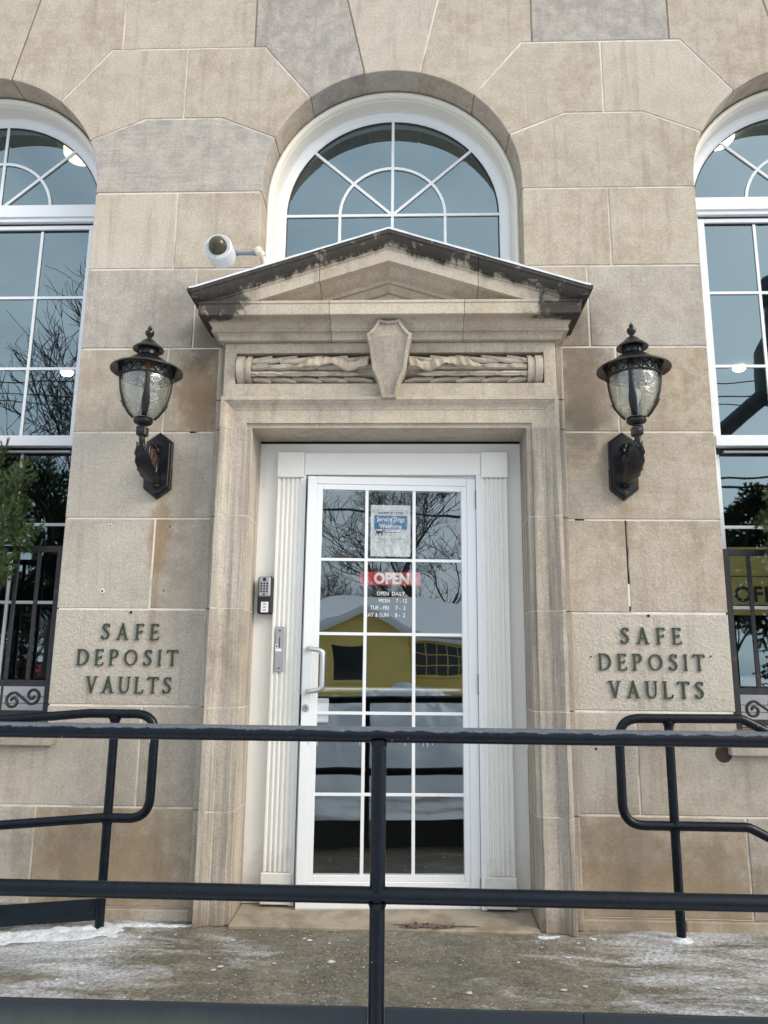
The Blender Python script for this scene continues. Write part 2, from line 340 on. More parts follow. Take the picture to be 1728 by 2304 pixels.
def lantern_glass():
    s = N('seeded_glass'); s.t.nodes.remove(s.b); nb = s.bump(s.noise(15, 4, .55, dist=2.0), .45, .02)
    tr = s.n('BsdfTransparent'); tr.inputs['Color'].default_value = (.80, .84, .78, 1)
    gl = s.n('BsdfGlossy'); gl.inputs['Roughness'].default_value = .10; s.set(gl.inputs['Normal'], nb); gl.inputs['Color'].default_value = (1, 1, 1, 1)
    df = s.n('BsdfTranslucent'); df.inputs['Color'].default_value = (.60, .63, .57, 1); d2 = s.n('BsdfDiffuse'); s.set(d2.inputs['Color'], (.46, .49, .45)); s.set(d2.inputs['Normal'], nb)
    a = s.n('MixShader'); s.set(a.inputs[0], .5); s.t.links.new(df.outputs[0], a.inputs[1]); s.t.links.new(d2.outputs[0], a.inputs[2])
    b = s.n('MixShader'); s.set(b.inputs[0], s.ramp(s.noise(14, 4, .6, dist=1.0), [(.38, .14), (.70, .46)])); s.t.links.new(tr.outputs[0], b.inputs[1]); s.t.links.new(a.outputs[0], b.inputs[2])
    lw = s.n('LayerWeight'); s.set(lw.inputs['Normal'], nb); f = s.math('ADD', .16, s.math('MULTIPLY', s.math('POWER', lw.outputs['Facing'], 3.0), .5))
    c = s.n('MixShader'); s.set(c.inputs[0], f); s.t.links.new(b.outputs[0], c.inputs[1]); s.t.links.new(gl.outputs[0], c.inputs[2]); s.t.links.new(c.outputs[0], s.out.inputs[0]); M['seeded_glass'] = s.m
lantern_glass()
def emit(name, col, k):
    s = N(name); s.b.inputs['Emission Color'].default_value = col+(1,); s.b.inputs['Emission Strength'].default_value = k; M[name] = s.done((.8, .8, .8), .5)
emit('lamp_light', (1, .93, .76), 7.0); emit('lamp_dim', (1, .93, .72), 1.1)
def iron(name, col, rust=.5, rough=.42, frost=0.0, spec=.5):
    s = N(name); P = s.pos()
    c = s.mix(s.ramp(s.noise(26, 5, .65), [(.4, 0), (.7, 1)]), col, tuple(x*.45 for x in col))
    rs = s.math('MULTIPLY', s.ramp(s.noise(17, 6, .7), [(.60, 0), (.70, 1)]), rust); c = s.mix(rs, c, (.15, .055, .022)); r = s.mix(rs, (rough,)*3, (.85,)*3)
    ch = s.ramp(s.vor(24), [(.045, 1), (.06, 0)]); ch = s.math('MULTIPLY', ch, s.ramp(s.noise(5, 3, .6), [(.52, 0), (.58, 1)])); c = s.mix(s.math('MULTIPLY', ch, .55 if spec < .5 else 0), c, (.45, .46, .47))
    sm = s.ramp(s.noise(7, 6, .7, dist=.6), [(.5, 0), (.75, 1)]); r = s.mix(s.math('MULTIPLY', sm, .7), r, (.62,)*3)
    if frost:
        g = s.n('NewGeometry'); nz = s.n('SeparateXYZ'); s.set(nz.inputs[0], g.outputs['Normal'])
        f = s.math('ADD', nz.outputs[2], s.math('MULTIPLY', s.math('SUBTRACT', s.noise(16, 5, .6), .5), 1.1))
        f = s.math('MULTIPLY', s.ramp(f, [(.46, 0), (.60, 1)]), frost); sp = s.ramp(s.noise(330, 2, .6), [(.5, .35), (.66, 1)])
        f = s.math('MULTIPLY', f, sp); c = s.mix(f, c, (.42, .47, .55)); r = s.mix(f, r, (.6,)*3)
    M[name] = s.done(c, r, .0, s.bump(s.noise(120, 4, .6), .18, .003), spec=spec)
iron('lamp_iron', (.0040, .0055, .009), .4, .30, spec=.501); iron('rusty_iron', (.075, .032, .014), .8, .8); iron('guard_iron', (.017, .019, .024), .7, .5)
iron('rail_paint', (.0018, .0058, .0125), .05, .27, spec=.27); iron('rail_frost', (.0018, .0058, .0125), .03, .25, .5, spec=.27); iron('kick_paint', (.005, .012, .020), .10, .45, spec=.3)
mk('bronze_green', (.040, .060, .046), .5, .2, var=.5, vs=40, col2=(.12, .10, .045), th=(.60, .72))

# ================================================================== the bank building
B = tag(empty('bank_building', (0, 0, 0)), 'beige limestone bank front with arched windows and a pedimented doorway', 'building')
def props(o, tone=None, rough=None, streak=None, crust=None, pale=None, tan=0.0, slate=0.0):
    o['tan'] = float(tan); o['slate'] = float(slate)
    o['seed'] = random.uniform(0, 50.0); o['tone'] = random.uniform(.1, .5) if tone is None else float(tone)
    o['rough'] = random.uniform(.15, .4) if rough is None else float(rough); o['streak'] = random.uniform(.0, .35) if streak is None else float(streak)
    if crust is not None: o['crust'] = float(crust)
    o['pale'] = float(pale) if pale is not None else (random.uniform(0, .45) if random.random() < .5 else 0.0)
    return o
PC, HW = 1.1775, .4635          # pier centres and half width; window centres 0, +-2.355
ZC, RA, OW = 3.745, .715, 2.355 # arch springing, radius, window spacing
ZJ = [.045, .4816, .945, 1.409, 1.867, 2.321, 2.783, 3.243, 3.704]
ZT = 5.5
G = .0046
mort, mort_dark = [], []
def block(poly, free=(), name='stone_block', y0=None, back=.29, **kw):
    n = len(poly); area = sum(poly[i][0]*poly[(i+1) % n][1]-poly[(i+1) % n][0]*poly[i][1] for i in range(n))
    fr = set(free)
    if area < 0:
        poly = poly[::-1]; fr = {(n-2-i) % n for i in fr}
    p = offset_poly(poly, [0 if i in fr else G*random.uniform(.8, 1.2) for i in range(n)])
    v, f = prism(p, (random.uniform(-.0012, .0012) if y0 is None else y0), back, .0028)
    o = props(obj(name, v, f, M['stone'], B), **kw); o.data.shade_flat()
    mort.append(prism(offset_poly(poly, [.008 if i in fr else 0 for i in range(n)]), .0042, back-.01, .0005))
    return o
def quad(x0, x1, z0, z1, free='', **kw):
    """free: which sides are open edges (l r t b)"""
    e = {'b': 0, 'r': 1, 't': 2, 'l': 3}
    return block([(x0, z0), (x1, z0), (x1, z1), (x0, z1)], [e[c] for c in free], **kw)
XS = .890                       # outer side of the door surround
for s in (-1, 1):
    def q(xa, xb, z0, z1, fr='', **kw):      # xa < xb as distances from the axis; fr uses i(nner) / o(uter)
        x0, x1 = (xa, xb) if s > 0 else (-xb, -xa)
        fr = ''.join({'o': 'r' if s > 0 else 'l', 'i': 'l' if s > 0 else 'r'}.get(c, c) for c in fr)
        return quad(x0, x1, z0, z1, fr, **kw)
    E_ = PC+HW
    L = s < 0
    q(XS, 1.652, ZJ[0], ZJ[1], tone=.05, rough=.3, tan=.7, pale=0)
    q(1.652, 2.44, ZJ[0], ZJ[1], tone=.75, rough=.5); q(2.44, 3.3, ZJ[0], ZJ[1])
    q(XS, 1.178, ZJ[1], ZJ[2], tone=.5, rough=.6, streak=.1)
    # course under the window, notched for the sill
    poly = [(1.178, ZJ[1]), (2.355, ZJ[1]), (2.355, .755), (1.590, .755), (1.590, .862), (E_, .862), (E_, ZJ[2]), (1.178, ZJ[2])]
    block([(s*x, z) for x, z in poly], [5], tone=.45, rough=.35, streak=.5)
    q(2.355, 3.07, ZJ[1], .755)
    q(XS, E_, ZJ[2], ZJ[3], 'o', tone=.5 if L else .6, rough=1.0, streak=.0, pale=.75 if L else .9)
    q(XS, 1.177, ZJ[3], ZJ[4], tone=.55 if L else .15, rough=.55); q(1.177, E_, ZJ[3], ZJ[4], 'o', tone=.7 if L else .05, rough=.55 if L else .7, streak=.1, tan=0 if L else .35, pale=.25 if L else .1)
    q(XS, E_, ZJ[4], ZJ[5], 'o', tone=.7 if L else .25, rough=.7 if L else .35, streak=.1 if L else .6, pale=.5 if L else .0, tan=0 if L else .4)
    q(XS, 1.173, ZJ[5], ZJ[6], tone=.0 if L else .1, rough=.2, tan=.6 if L else .35, slate=0 if L else .25, pale=0); q(1.173, E_, ZJ[5], ZJ[6], 'o', tone=.15 if L else .0, rough=.2, streak=.4 if L else .1, tan=.3 if L else .65, pale=0)
    q(.715, 1.045, ZJ[6], ZJ[7], 'i', tone=.2, rough=.15, tan=.3, pale=0); q(1.045, E_, ZJ[6], ZJ[7], 'o', tone=.85 if L else .6, rough=.4, streak=.1, slate=.3 if L else .2, pale=.1)
    q(.715, 1.177, ZJ[7], ZJ[8], 'i', tone=.12, rough=.2); q(1.177, E_, ZJ[7], ZJ[8], 'o', tone=.1 if L else .0, rough=.15, streak=0 if L else .4)
# outer piers (past the side windows, at the edge of sight)
for s in (-1, 1):
    for i in range(2, 8):
        x0, x1 = sorted((s*3.07, s*3.997)); quad(x0, x1, ZJ[i], ZJ[i+1], 'l' if s > 0 else 'r')
    x0, x1 = sorted((s*3.07, s*3.997)); quad(x0, x1, ZJ[1], ZJ[2]); x0, x1 = sorted((s*3.3, s*3.997)); quad(x0, x1, ZJ[0], ZJ[1])
# arch zone above each pier
aK, aM, aV = math.degrees(math.acos(.652/RA)), math.degrees(math.acos(.460/RA)), math.degrees(math.acos(.157/RA))
def arc(cx, a0, a1, side, n):   # side +1: right half of the arch centred cx
    return [(cx+side*RA*math.cos(R(a0+(a1-a0)*i/n)), ZC+RA*math.sin(R(a0+(a1-a0)*i/n))) for i in range(n+1)]
tones = {-1: dict(K=(.95, .25, .9), ML=(.25, .2, .1), MR=(.2, .2, .1), N2=(.25, .2, .5), Nl=(.2, .2, .5), Nr=(1.0, .5, .1)),
         1: dict(K=(.3, .25, .1), ML=(.25, .15, .1), MR=(.3, .15, .1), N2=(1.0, .3, .4), Nl=(.2, .2, .5), Nr=(.25, .2, .4))}
SLT = {(-1, 'K'): .5, (-1, 'Nr'): .75, (1, 'N2'): .7}
for c, s in ((-PC, -1), (PC, 1), (-PC-OW, 0), (PC+OW, 0)):
    T = tones.get(s, {k: (.3, .2, .2) for k in ('K', 'ML', 'MR', 'N2', 'Nl', 'Nr')})
    kw = lambda k: dict(tone=T[k][0], rough=T[k][1], streak=T[k][2], slate=SLT.get((s, k), 0), pale=0 if (s, k) in SLT else None)
    wl, wr = c-PC, c+PC          # window centres either side
    rK = [(c+HW, ZJ[8]), (c+HW, ZC)]+arc(wr, 0, aK, -1, 6)[1:]
    lK = [(x, z) for x, z in ([(c-HW, ZJ[8]), (c-HW, ZC)]+arc(wl, 0, aK, 1, 6)[1:])][::-1]
    n1, n2 = len(rK), len(lK); poly = rK+[(c+.215, 4.17), (c-.215, 4.17)]+lK
    block(poly, list(range(0, n1-1))+list(range(n1+2, n1+2+n2-1)), **kw('K'))
    ar = arc(wr, aK, aM, -1, 6); n1 = len(ar)
    block([(c, 4.17), (c+.215, 4.17)]+ar+[(c+.445, 4.63), (c, 4.63)], range(2, 2+n1-1), **kw('MR'))
    al = arc(wl, aM, aK, 1, 6)
    block([(c, 4.17), (c, 4.63), (c-.445, 4.63)]+al+[(c-.215, 4.17)], range(3, 3+n1-1), **kw('ML'))
    quad(c-.386, c+.386, 4.63, ZT, **kw('N2'))
    ar = arc(wr, aM, aV, -1, 8); n1 = len(ar)
    block([(c+.386, 4.63), (c+.445, 4.63)]+ar+[(wr-.385, ZT), (c+.386, ZT)], range(2, 2+n1-1), **kw('Nr'))
    al = arc(wl, aV, aM, 1, 8)
    block([(wl+.385, ZT)]+al+[(c-.445, 4.63), (c-.386, 4.63), (c-.386, ZT)], range(1, 1+n1-1), **kw('Nl'))
for wx in (-OW, 0, OW):
    a = [(wx+RA*math.cos(R(180-aV+(2*aV-180)*i/8)), ZC+RA*math.sin(R(180-aV+(2*aV-180)*i/8))) for i in range(9)]
    block(a+[(wx+.385, ZT), (wx-.385, ZT)], range(0, 8), tone=.35, rough=.3)
v, f = merge(mort); obj('mortar', v, f, M['mortar'], B)
# joints whose mortar has gone or been raked out: dark strips set into the joint
def joint(pts, wdt, mat='black_gap', nseg=None):
    L_, R_ = [], []
    for i, (x, z) in enumerate(pts):
        a, b = Vector(pts[max(i-1, 0)]), Vector(pts[min(i+1, len(pts)-1)]); d = (b-a).normalized(); k = wdt/2*random.uniform(.8, 1.15)
        L_.append((x-d.y*k, .0025, z+d.x*k)); R_.append((x+d.y*k, .0025, z-d.x*k))
    V = L_+R_; n = len(pts); F = [(i, i+1, n+i+1, n+i) for i in range(n-1)]
    obj('open_joint', V, F, M[mat], B)
def sub(a, b, n, j=.0015): return [(a[0]+(b[0]-a[0])*i/n+random.uniform(-j, j), a[1]+(b[1]-a[1])*i/n) for i in range(n+1)]
joint(sub((1.177, 1.864), (1.176, 1.55), 8), .010); joint(sub((1.176, 1.44), (1.176, 1.413), 3), .009)
joint(sub((.93, 1.867), (.975, 1.867), 3), .008); joint(sub((-1.03, 2.321), (-.995, 2.321), 3), .007)
joint(sub((-.386-PC+1.1775*0+.772, 4.634), (-.791, 5.4), 10), .011, 'dark_joint'); joint(sub((-.158, 4.445), (-.385, 5.48), 12), .014, 'dark_joint')
joint(sub((PC-.386, 4.634), (PC-.386, 5.4), 10), .010, 'dark_joint'); joint(sub((PC+.386, 4.634), (PC+.386, 5.4), 10), .012, 'dark_joint')
joint(sub((-OW+.158, 4.445), (-OW+.385, 5.48), 12), .016, 'dark_joint'); joint(sub((OW-.158, 4.445), (OW-.385, 5.48), 12), .014, 'dark_joint')
# plinth strips at the foot of the wall
for s in (-1, 1):
    for a, b in ((XS, 1.34), (1.345, 2.2), (2.205, 3.2)):
        x0, x1 = sorted((s*a, s*b)); v, f = boxg(x0, x1, -.022, .05, -.03, .043, .004); props(obj('plinth_stone', v, f, M['stone'], B), tone=.1, rough=.5)
    # window sills of stone
    x0, x1 = sorted((s*1.592, s*3.118)); v, f = boxg(x0, x1, -.042, .34, .757, .858, .004); props(obj('window_sill', v, f, M['stone'], B), tone=.1, rough=.3)
# drill holes and plugs
def hole(x, z, r, plug=None):
    if plug: v, f = lathe([(r*2.4, 0), (r*2.2, .002)], x, -.0005, z, 12, 'Y'); obj('filler_patch', v, f, M[plug], B)
    v, f = lathe([(r, 0), (r, .0015), (r*.5, .0035)], x, -.001 if not plug else -.0015, z, 10, 'Y'); obj('anchor_hole', v, f, M['black_gap'] if plug != 'rusty_iron' else M['interior_dark'], B)
mk('plug_white', (.72, .68, .6), .9)
hole(-1.405, 1.828, .0045, 'plug_white'); hole(-1.10, 1.823, .004, 'stone' if False else None); hole(-1.419, 1.497, .0055, 'plug_white'); hole(-1.11, 1.50, .004)
hole(-1.266, 1.393, .007); hole(1.262, 1.396, .007); hole(.98, 1.198, .004); hole(1.545, 1.206, .0045); hole(1.572, .760, .0165, 'rusty_iron'); hole(.985, .775, .006)

# ------------------------------------------------------------------ door surround (carved stone): the frieze block carries the rest
def ring_rect(x0, x1, z0, z1, y): return [(x0, y, z0), (x1, y, z0), (x1, y, z1), (x0, y, z1)]
lv = [ring_rect(-.842, .842, 2.476, 2.768, .05), ring_rect(-.842, .842, 2.476, 2.768, -.097), ring_rect(-.839, .839, 2.479, 2.765, -.100), ring_rect(-.785, .785, 2.545, 2.714, -.100), ring_rect(-.783, .783, 2.547, 2.712, -.098), ring_rect(-.783, .783, 2.547, 2.712, -.035)]
v, f = rings(lv, True); f.append((20, 21, 22, 23))
SUR = props(obj('door_surround', v, f, M['trim'], B), tone=.55, rough=.35, crust=.0, streak=0)
SUR['label'] = 'carved stone door surround with pediment, shield and leaf garland'
def spart(name, vf, tone=.4, rough=.3, crust=.0, mat='trim', smooth=0, streak=0):
    o = props(obj(name, vf[0], vf[1], M[mat], SUR), tone, rough, streak, crust)
    if smooth: smooth_angle(o, smooth)
    return o
# architrave: profile as (distance from the opening, y)
AP = [(0, .17), (0, -.068), (.003, -.071), (.024, -.071), (.026, -.085), (.093, -.085), (.095, -.088), (.104, -.090), (.116, -.097), (.126, -.107), (.133, -.112), (.137, -.113), (.1375, -.118), (.155, -.118), (.157, -.115), (.157, .0)]
IX, IZ = .690, 2.317
lv = [[(-IX-d, y, IZ+.003), (-IX-d, y, IZ+max(d, .004)), (IX+d, y, IZ+max(d, .004)), (IX+d, y, IZ+.003)] for d, y in AP]
spart('architrave_lintel', rings(lv), .6, .35, 0, 'trim')
zj = [0.0, .4816, .945, 1.409, 1.867, 2.319]
for s in (-1, 1):
    for i in range(5):
        z0, z1 = zj[i]+(.002 if i else .002), zj[i+1]-.002
        n = 6; lv = []
        for d, y in AP:
            row = []
            for k in range(n+1):
                z = z0+(z1-z0)*k/n; jit = 0.004*(noise.noise(Vector((d*40, z*9, s*7)))) if 0.02 < d < .16 else 0
                row.append((s*(IX+d+.012*(1-z/2.3)*0+jit), y+jit*.6, z))
            lv.append(row)
        spart('jamb_stone', rings(lv), random.uniform(.35, .8), .55, 0, 'jamb')
    for z0, z1 in ((0.002, .4796), (.4836, .943), (.947, 1.407), (1.411, 1.865), (1.869, 2.317), (2.321, 2.474), (2.478, 2.766)):
        x0, x1 = sorted((s*.8435 if z0 < 2.4 else s*.8425, s*.8885)); spart('side_strip_stone', boxg(x0, x1, -.048, .03, z0, z1, .003), random.uniform(.3, .7), .5, 0, 'jamb')
    x0, x1 = sorted((s*(IX-.0), s*(IX+.158)))
    v, f = boxg(-.6895 if s < 0 else .6, -.6 if s < 0 else .6895, .172, .2, 0, .01); 
# mortar behind jamb joints
for s in (-1, 1):
    for z in zj[1:]:
        lv = [[(s*(IX+d+.0008), y+.0015, z-.0022), (s*(IX+d+.0008), y+.0015, z+.0022)] for d, y in AP]; obj('mortar', *rings(lv), M['mortar'], SUR)
# horizontal cornice: (half width, front y, z)
def cove(a, b, n=6, kind='cove'):
    out = []
    for i in range(n+1):
        t = i/n*math.pi/2
        u, w_ = ((1-math.cos(t)), math.sin(t)) if kind == 'cove' else (math.sin(t), 1-math.cos(t))
        out.append((a[0]+(b[0]-a[0])*u, a[1]+(b[1]-a[1])*u, a[2]+(b[2]-a[2])*w_))
    return out
CP = [(.842, -.10, 2.768), (.866, -.128, 2.768), (.869, -.131, 2.771)]+cove((.869, -.131, 2.771), (.888, -.158, 2.801))+[(.900, -.168, 2.801), (.900, -.168, 2.812), (.895, -.172, 2.812)]+cove((.895, -.172, 2.812), (.924, -.222, 2.846), 8)
CP += [(.943, -.256, 2.846), (.946, -.260, 2.849), (.946, -.260, 2.905), (.950, -.264, 2.907), (.950, -.264, 2.919), (.947, -.262, 2.921), (.947, -.06, 2.921)]
def three(prof, xa=None, xb=None):
    lv = []
    for hw, yf, z in prof:
        r = [] ; l = -hw if xa is None else xa; rr = hw if xb is None else xb
        if xa is None: r.append((l, .02, z))
        r += [(l, yf, z), (rr, yf, z)]
        if xb is None: r.append((rr, .02, z))
        lv.append(r)
    return rings(lv)
J1, J2 = -.292, .375             # vertical joints of the cornice
spart('cornice_stone', three(CP, None, J1-.0012), .35, .25, .5); spart('cornice_stone', three(CP, J1+.0012, J2-.0012), .3, .25, .5); spart('cornice_stone', three(CP, J2+.0012, None), .35, .25, .5)
# raking cornice: profile (height below the top line measured vertically, y)
SL = .3217; XT, ZA = .975, 3.283
RP = [(-.0, .0), (-.0, -.304), (.012, -.306), (.020, -.305), (.022, -.300), (.034, -.297), (.050, -.288), (.062, -.277), (.068, -.270), (.070, -.264), (.0705, -.262), (.082, -.262), (.0835, -.258), (.146, -.258), (.148, -.254), (.1485, -.215), (.152, -.208), (.162, -.196), (.178, -.170), (.190, -.150), (.205, -.143), (.2065, -.128), (.232, -.118), (.245, -.108), (.2455, -.09)]
ZB = 2.9225
def rake(x0, x1, crust, tone):
    """one stone of the raking cornice between two x, clipped at the top of the horizontal cornice"""
    n = 14; lv = []
    for h, y in RP:
        row = []
        for k in range(n+1):
            x = x0+(x1-x0)*k/n
            z = ZA-SL*abs(x)-h
            row.append((x, y, max(z, ZB+.0004*(.25-h))))
        lv.append(row)
    v, f = rings(lv); n1 = n+1
    return spart('raking_cornice_stone', (v, f), tone, .3, crust, smooth=25)
jl, jr = -.345, .445
rake(-XT, jl-.0012, .62, .5); rake(jl+.0012, -.0, .34, .35); rake(0, jr-.0012, .34, .35); rake(jr+.0012, XT, .62, .5)
# end returns of the raking mould against the wall
for s in (-1, 1):
    pr = [(.0, 2.9225), (.004, 2.935), (.010, 2.948), (.024, 2.958), (.036, 2.962), (.036, 2.972), (0, 2.972)]
    zt = ZA-SL*XT
    P1 = [(.938, 2.9225), (.950, 2.932), (.962, 2.944), (.980, 2.951), (.998, 2.957), (1.000, zt+.004), (.9752, zt+.008), (.9752, 2.9225)]
    lv = [[(s*x, y, z) for x, z in P1] for y in (-.296, .03)]
    v, f = rings(lv, True); f += [tuple(range(len(P1))), tuple(range(len(P1), 2*len(P1)))]
    spart('cornice_return', (v, f), .6, .4, .75)
# tympanum wall and mass behind the mouldings
tp = [(-.93, ZB), (.93, ZB), (0, ZA-.25-.0)]
spart('tympanum', prism([(-.62, 2.9215), (.62, 2.9215), (0, 2.9215+.62*SL*.86)], -.095, .02, .001), .3, .25, 0)
spart('pediment_core', prism([(-.93, 2.9218), (.93, 2.9218), (.93, ZA-SL*.93-.03), (0, ZA-.03), (-.93, ZA-SL*.93-.03)], -.08, .05, .001), .4, .3, .1)
# shield
SO = [(-.048, 2.842), (-.022, 2.834), (0.004, 2.832), (.030, 2.834), (.056, 2.842), (.066, 2.826), (.082, 2.802), (.100, 2.785), (.117, 2.775), (.108, 2.74), (.100, 2.70), (.094, 2.65), (.088, 2.602), (.080, 2.582), (.062, 2.548), (.050, 2.505), (.040, 2.455), (-.032, 2.455), (-.042, 2.505), (-.054, 2.548), (-.072, 2.582), (-.080, 2.602), (-.086, 2.65), (-.092, 2.70), (-.100, 2.74), (-.109, 2.775), (-.092, 2.785), (-.074, 2.802), (-.058, 2.826)]
def sy(z): return -.140-(.092*(z-2.455)/.302 if z < 2.757 else .092-(z-2.757)*.10)
SO = [(x, 2.757+(z-2.775)*1.27 if z >= 2.775 else 2.455+(z-2.455)*.302/.32) for x, z in SO]
SO = SO[::-1]; n = len(SO); a_ = sum(SO[i][0]*SO[(i+1) % n][1]-SO[(i+1) % n][0]*SO[i][1] for i in range(n))
if a_ < 0: SO = SO[::-1]
i1 = offset_poly(SO, [.003]*n); i2 = offset_poly(SO, [.015]*n); i3 = offset_poly(SO, [.018]*n)
lv = [[(x, -.07, z) for x, z in SO], [(x, sy(z)+.004, z) for x, z in SO], [(x, sy(z), z) for x, z in i1], [(x, sy(z), z) for x, z in i2], [(x, sy(z)+.013, z) for x, z in i3]]
v, f = rings(lv, True)
kl = min((i for i in range(n) if SO[i][0] < -.1), key=lambda i: abs(SO[i][1]-2.757)); kr = min((i for i in range(n) if SO[i][0] > .1), key=lambda i: abs(SO[i][1]-2.757))
a_, b_ = sorted((kl, kr)); f.append(tuple(4*n+i for i in range(a_, b_+1))); f.append(tuple(4*n+i % n for i in range(b_, a_+n+1)))
spart('shield', (v, f), .7, .4, 0)
# leaf garland: half-round core, overlapping leaves, end rings and ribbon
GZ, GY, GR = 2.630, -.052, .073
def cyl(x0, x1, r, seg=14):
    lv = [[(x, GY-r*math.sin(math.pi*k/seg), GZ+r*math.cos(math.pi*k/seg)) for k in range(seg+1)] for x in (x0, x1)]
    v, f = rings(lv); f += [tuple(range(seg+1)), tuple(range(seg+1, 2*seg+2))]; return v, f
for s in (-1, 1):
    a, b = sorted((s*.05, s*.70)); spart('garland_core', cyl(a, b, GR-.036), .7, .3, 0, smooth=30)
    for r0, x0, x1 in ((.078, .701, .722), (.071, .723, .738), (.079, .739, .775)):
        a, b = sorted((s*x0, s*x1)); spart('garland_ring', cyl(a, b, r0), .35, .3, 0, smooth=30)
def leafmesh():
    """one leaf pressed on the half cylinder: u along the axis (tip at 0), w is the angle"""
    V, F = [], []; nu, nw = 9, 6; LN, HWD = .150, .235
    for i in range(nu):
        t = i/(nu-1); u = t*LN
        wd = HWD*(math.sin(math.pi/2*min(1, t/.42))**.8 if t < .42 else 1)
        if i == 0: wd = .015
        for j in range(nw+1):
            q = -1+2*j/nw; lift = .017*(1-t*.85)+.006*(1-abs(q))-.006*(abs(q) < .1)
            if abs(q) == 1: lift -= .012
            ang = q*wd; V.append((u, ang, lift))
    for i in range(nu-1):
        for j in range(nw): F.append((i*(nw+1)+j, i*(nw+1)+j+1, (i+1)*(nw+1)+j+1, (i+1)*(nw+1)+j))
    return V, F
LV, LF = leafmesh()
for s in (-1, 1):
    for row, ang in enumerate((.40, .98, 1.56, 2.14, 2.72)):
        for k in range(5):
            x0 = .10+k*.13+(.065 if row % 2 else 0)-.02
            if x0+.155 > .74: ln = max(.05, .70-x0)
            else: ln = .155
            V = []
            for u, wq, lf in LV:
                x = x0+u/.155*ln; th = ang+wq*.98; r = GR-.013+lf
                V.append((s*x, GY-r*math.sin(th), GZ+r*math.cos(th)))
            if min(p[1] for p in V) > GY+.02: continue
            spart('garland_leaf', (V, LF), random.uniform(.45, .8), .25, 0, smooth=60)
    # ribbon folded over the garland
    V, F = [], []; n = 46
    for i in range(n):
        t = i/(n-1); x = .10+t*.36; zc = GZ+.017*math.sin(t*8.5+2.6)+.012; tw = .5+.5*math.cos(t*17)
        hwz = .029*(.62+.38*abs(math.cos(t*8.5+.3)))*(1 if t < .78 else 1-(t-.78)*3.2)
        for j in range(5):
            z = zc+hwz*(-1+j/2); dz = max(-.97, min(.97, (z-GZ)/GR)); y = GY-GR*math.sqrt(1-dz*dz)-.023-.008*math.sin(t*52+j*.4)*(.4+tw*.6)-.008*math.sin(t*17)
            V.append((s*x, y, z))
    for i in range(n-1):
        for j in range(4): F.append((i*5+j, i*5+j+1, (i+1)*5+j+1, (i+1)*5+j))
    o = spart('ribbon', (V, F), .1, .2, 0, smooth=60); md = o.modifiers.new('thick', 'SOLIDIFY'); md.thickness = .006
# snow lying on the pediment
V, F = [], []; n = 80
for i in range(n+1):
    x = -.985+1.97*i/n; zt = ZA-SL*min(abs(x), XT)+.001; hh = .012+.008*noise.noise(Vector((x*9, 0, 3)))+.003*noise.noise(Vector((x*40, 2, 3)))
    V += [(x, -.3075, zt-.002), (x, -.309, zt+hh*.6), (x, -.290, zt+hh), (x, -.06, zt+hh+.012), (x, .0, zt)]
for i in range(n):
    for j in range(4): F.append((i*5+j, i*5+j+1, i*5+j+6, i*5+j+5))
tag(smooth_angle(obj('snow_layer', V, F, M['snow']), 60), 'thin snow layer lying on top of the pediment', 'snow')['kind'] = 'stuff'
# threshold
v, f = boxg(-.6885, .6885, -.105, .30, -.06, .012, .004)
def slope(p): return (p[0], p[1], p[2]+(.016*(p[1]+.1)/.3 if p[2] > 0 else 0))
props(obj('threshold', [slope(p) for p in v], f, M['concrete_sill'], B), .1, .5)

# ------------------------------------------------------------------ windows
GP = .300                        # plane of the arched glass
def arch_sweep(cx, prof, zlow, n=40):
    lv = []
    for r, y in prof:
        row = [(cx-r, y, zlow)]+[(cx+r*math.cos(math.pi*(1-i/n)), y, ZC-.012+r*math.sin(math.pi*(1-i/n))) for i in range(n+1)]+[(cx+r, y, zlow)]
        lv.append(row)
    return rings(lv)
OUT = [(.716, .30), (.716, .156), (.712, .151), (.704, .149), (.695, .153), (.688, .162), (.685, .174), (.6845, .181), (.6815, .183), (.681, .187), (.680, .190), (.680, .272)]
SASH = [(.682, .273), (.664, .271), (.661, .274), (.650, .275), (.634, .280), (.630, .284), (.623, .290), (.622, .306)]
def strip(p0, p1, wd, y0, y1):
    a, b = Vector(p0), Vector(p1); d = (b-a).normalized(); n = Vector((-d.y, d.x))*wd/2
    return prism([tuple(a-n), tuple(b-n), tuple(b+n), tuple(a+n)], y0, y1, .001)
